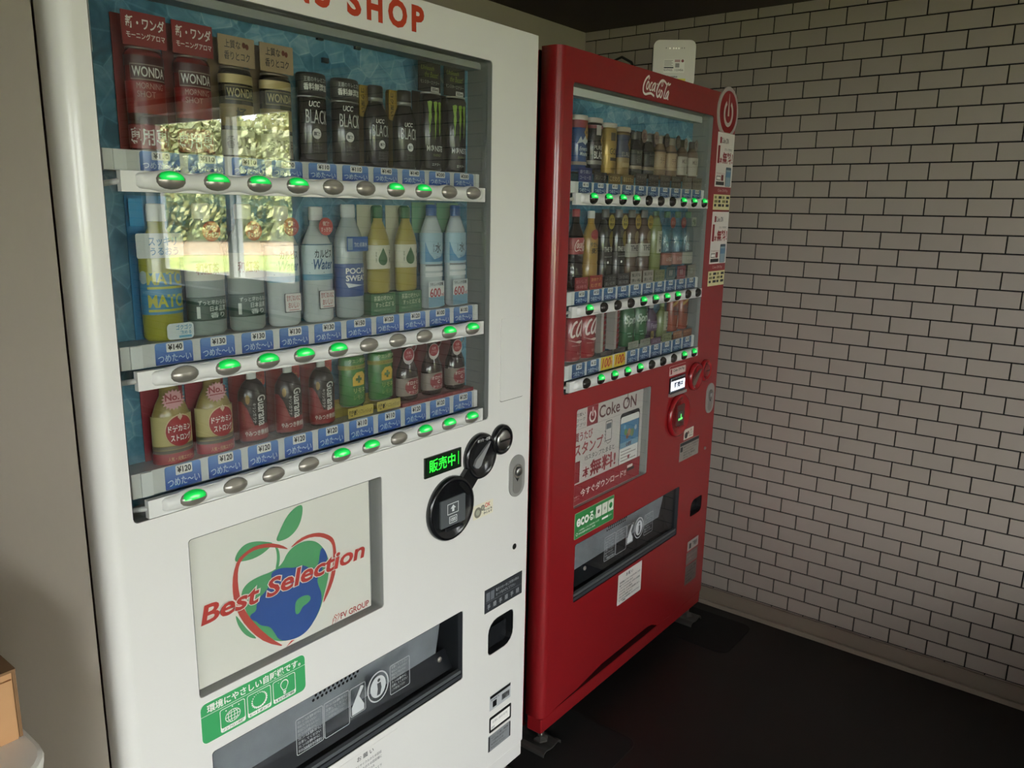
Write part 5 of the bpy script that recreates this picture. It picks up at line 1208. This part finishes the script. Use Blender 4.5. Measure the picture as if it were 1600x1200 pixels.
# ------------------------------------------------------------------ loose things in the room
# home router standing on the red machine, turned towards the door
ang = math.atan2(-.88, .47)
rtx, rty = -.4245, .092
t = thing('wifi_router', 'white rounded square wifi router standing on top of the red machine', 'router', (rtx, rty, 1.8325), ang + .10)
b = MB().prism(rrect(-.062, .062, .0, .132, .018, 6), -.008, .004, mat('d3ccc4', .4)); b.build('front_cover', t, bevel=.002)
MB().prism(rrect(-.061, .061, .001, .131, .018, 6), .004, .042, mat('191818', .5)).build('back_housing', t)
LW = mat('fff6d8', .4, emit=1.3)
g = MB(); y = -.0112
for x in (-.014, -.003, .004, .012): g.shape(circ(x, .1085, .0016, n=10), y + .003, LW)
g.build('status_lights', t)
g = MB(); y = -.0085
for x in (-.026, .020, .027): g.patch(x, x + .002, .1075, .111, y, mat('6a6460', .5))
g.patch(-.030, .031, .040, .078, y, mat('e2ddd6', .5))
for k in range(5): g.patch(-.029, -.003 - .004 * (k % 2), .0735 - k * .0035, .0752 - k * .0035, y - .0002, mat('9a948e', .5))
g.patch(-.029, -.001, .053, .0565, y - .0002, INK).patch(.002, .018, .070, .077, y - .0002, mat('b08a8a', .5)).patch(.004, .016, .055, .067, y - .0002, mat('8f8a86', .5))
g.prism(circ(.025, .0735, .0042, n=16), y - .0002, y - .0002, mat('8a4a4a', .5)); g.text('ID/PASS', -.029, -.004, .045, .051, y - .0002, INK).text('123456', .004, .028, .045, .051, y - .0002, INK)
g.text('docomo', -.020, .012, .0265, .0325, y - .0002, mat('4a4038', .5), bold=.03); g.patch(-.018, .036, .008, .024, y, mat('d3c24a', .5))
g.build('router_print', t)['kind'] = 'stuff'
for k, (dx, hgt) in enumerate(((.000, .085), (-.075, .060))):
    P_ = [(-.49 + dx, .16, 1.8365), (-.495 + dx, .17, 1.86), (-.505 + dx, .19, 1.8325 + hgt * .8), (-.51 + dx, .22, 1.8325 + hgt), (-.52 + dx, .25, 1.8325 + hgt * .85), (-.53 + dx, .28, 1.86), (-.535 + dx, .31, 1.8375), (-.54 + dx, .40, 1.8370)]
    P_ = [tuple(c) for c in P_]
    o = MB().tube(P_, .004, mat('121212', .5), 8).build('router_cable')
    tag(o, ('black cable looped behind the white router, taller loop', 'black cable looped behind the white router, lower loop')[k], 'cable', 'cables behind the router')
# rubber mats under the feet
def mat_pad(lbl, x0, x1, y0, y1):
    b = MB(); pl = rrect(x0, x1, y0, y1, .035, 6)
    b.prism([(p[0], p[1]) for p in pl], 0, 1, mat('070606', .75)); b.v = [(p[0], p[2], .0022 * (1 - p[1]) + .0001) for p in b.v]
    tag(b.build('rubber_mat'), lbl, 'mat', 'rubber mats under the machines')
mat_pad('black rubber mat under the red machine\'s left foot', -1.42, -.905, -.170, .30)
mat_pad('black rubber mat under the red machine\'s right foot', -.315, -.075, -.175, .22)
# bin with a carton on it, left of the white machine
t = thing('plastic_bin', 'white plastic bin with rounded rim left of the white machine', 'bin', (-2.546, .02, 0))
bw = mat('efebe2', .35)
def rr3(b, w_, d, r, z0, z1, m, inset=0.):
    pl = rrect(-w_, w_, -d, d, r, 6); pi = rrect(-w_ + inset, w_ - inset, -d + inset, d - inset, r, 6)
    n = len(pl); vs = [(p[0], p[1], z1) for p in pl] + [(p[0], p[1], z0) for p in pi]
    return b.add(vs, [tuple(range(n)), tuple(n + i for i in reversed(range(n)))] + [(i, n + i, n + (i + 1) % n, (i + 1) % n) for i in range(n)], m)
rr3(MB(), .165, .125, .05, 0, .745, bw, .03).build('bin_body', t)
rr3(MB(), .190, .150, .06, .745, .787, bw, .006).build('bin_rim', t, bevel=.008)
t = thing('cardboard_box', 'brown cardboard box with open flap on the white bin', 'box', (-2.4975, .0, .7875))
KR = mat('b98d62', .8, grain=.08, scale=30); KD = mat('7d5d3e', .85)
MB().box(-.155, .128, -.038, .16, 0, .094, KR).build('carton', t)
MB().box(.128, .1320, -.040, .162, 0, .098, KD).build('side_flap', t)
MB().box(-.155, .126, -.042, -.0385, .0, .084, KR).build('front_panel', t)
MB().add([(-.155, -.043, .0945), (.1315, -.043, .0945), (.1315, .16, .099), (-.155, .16, .099), (-.155, -.043, .098), (.1315, -.043, .098), (.1315, .16, .1025), (-.155, .16, .1025)],
         [(0, 3, 2, 1), (4, 5, 6, 7), (0, 1, 5, 4), (1, 2, 6, 5), (2, 3, 7, 6), (3, 0, 4, 7)], KD).build('lid', t)

t = thing('shade_cabinet', 'unseen dark wooden cabinet added to shade the foot of the tiled wall', 'cabinet', (-.79, -1.66, 0))  # added out of view to keep light off the lower tiled wall
WD = mat('5a4636', .55, grain=.2, scale=12)
MB().box(-.70, .70, -.20, .22, .05, .47, WD).build('cabinet_body', t); MB().box(-.72, .72, -.22, .235, .4705, .495, mat('6b5442', .5, grain=.2, scale=10)).build('cabinet_top', t)
MB().box(-.68, .68, -.18, .20, 0, .0495, DARK).build('plinth', t)
for k in range(3):
    d = MB().box(-.695 + k * .465, -.235 + k * .465, -.218, -.2005, .06, .46, WD).build('cabinet_door', t)
    MB().box(-.275 + k * .465, -.262 + k * .465, -.235, -.2182, .30, .40, STEEL).build('handle', d)
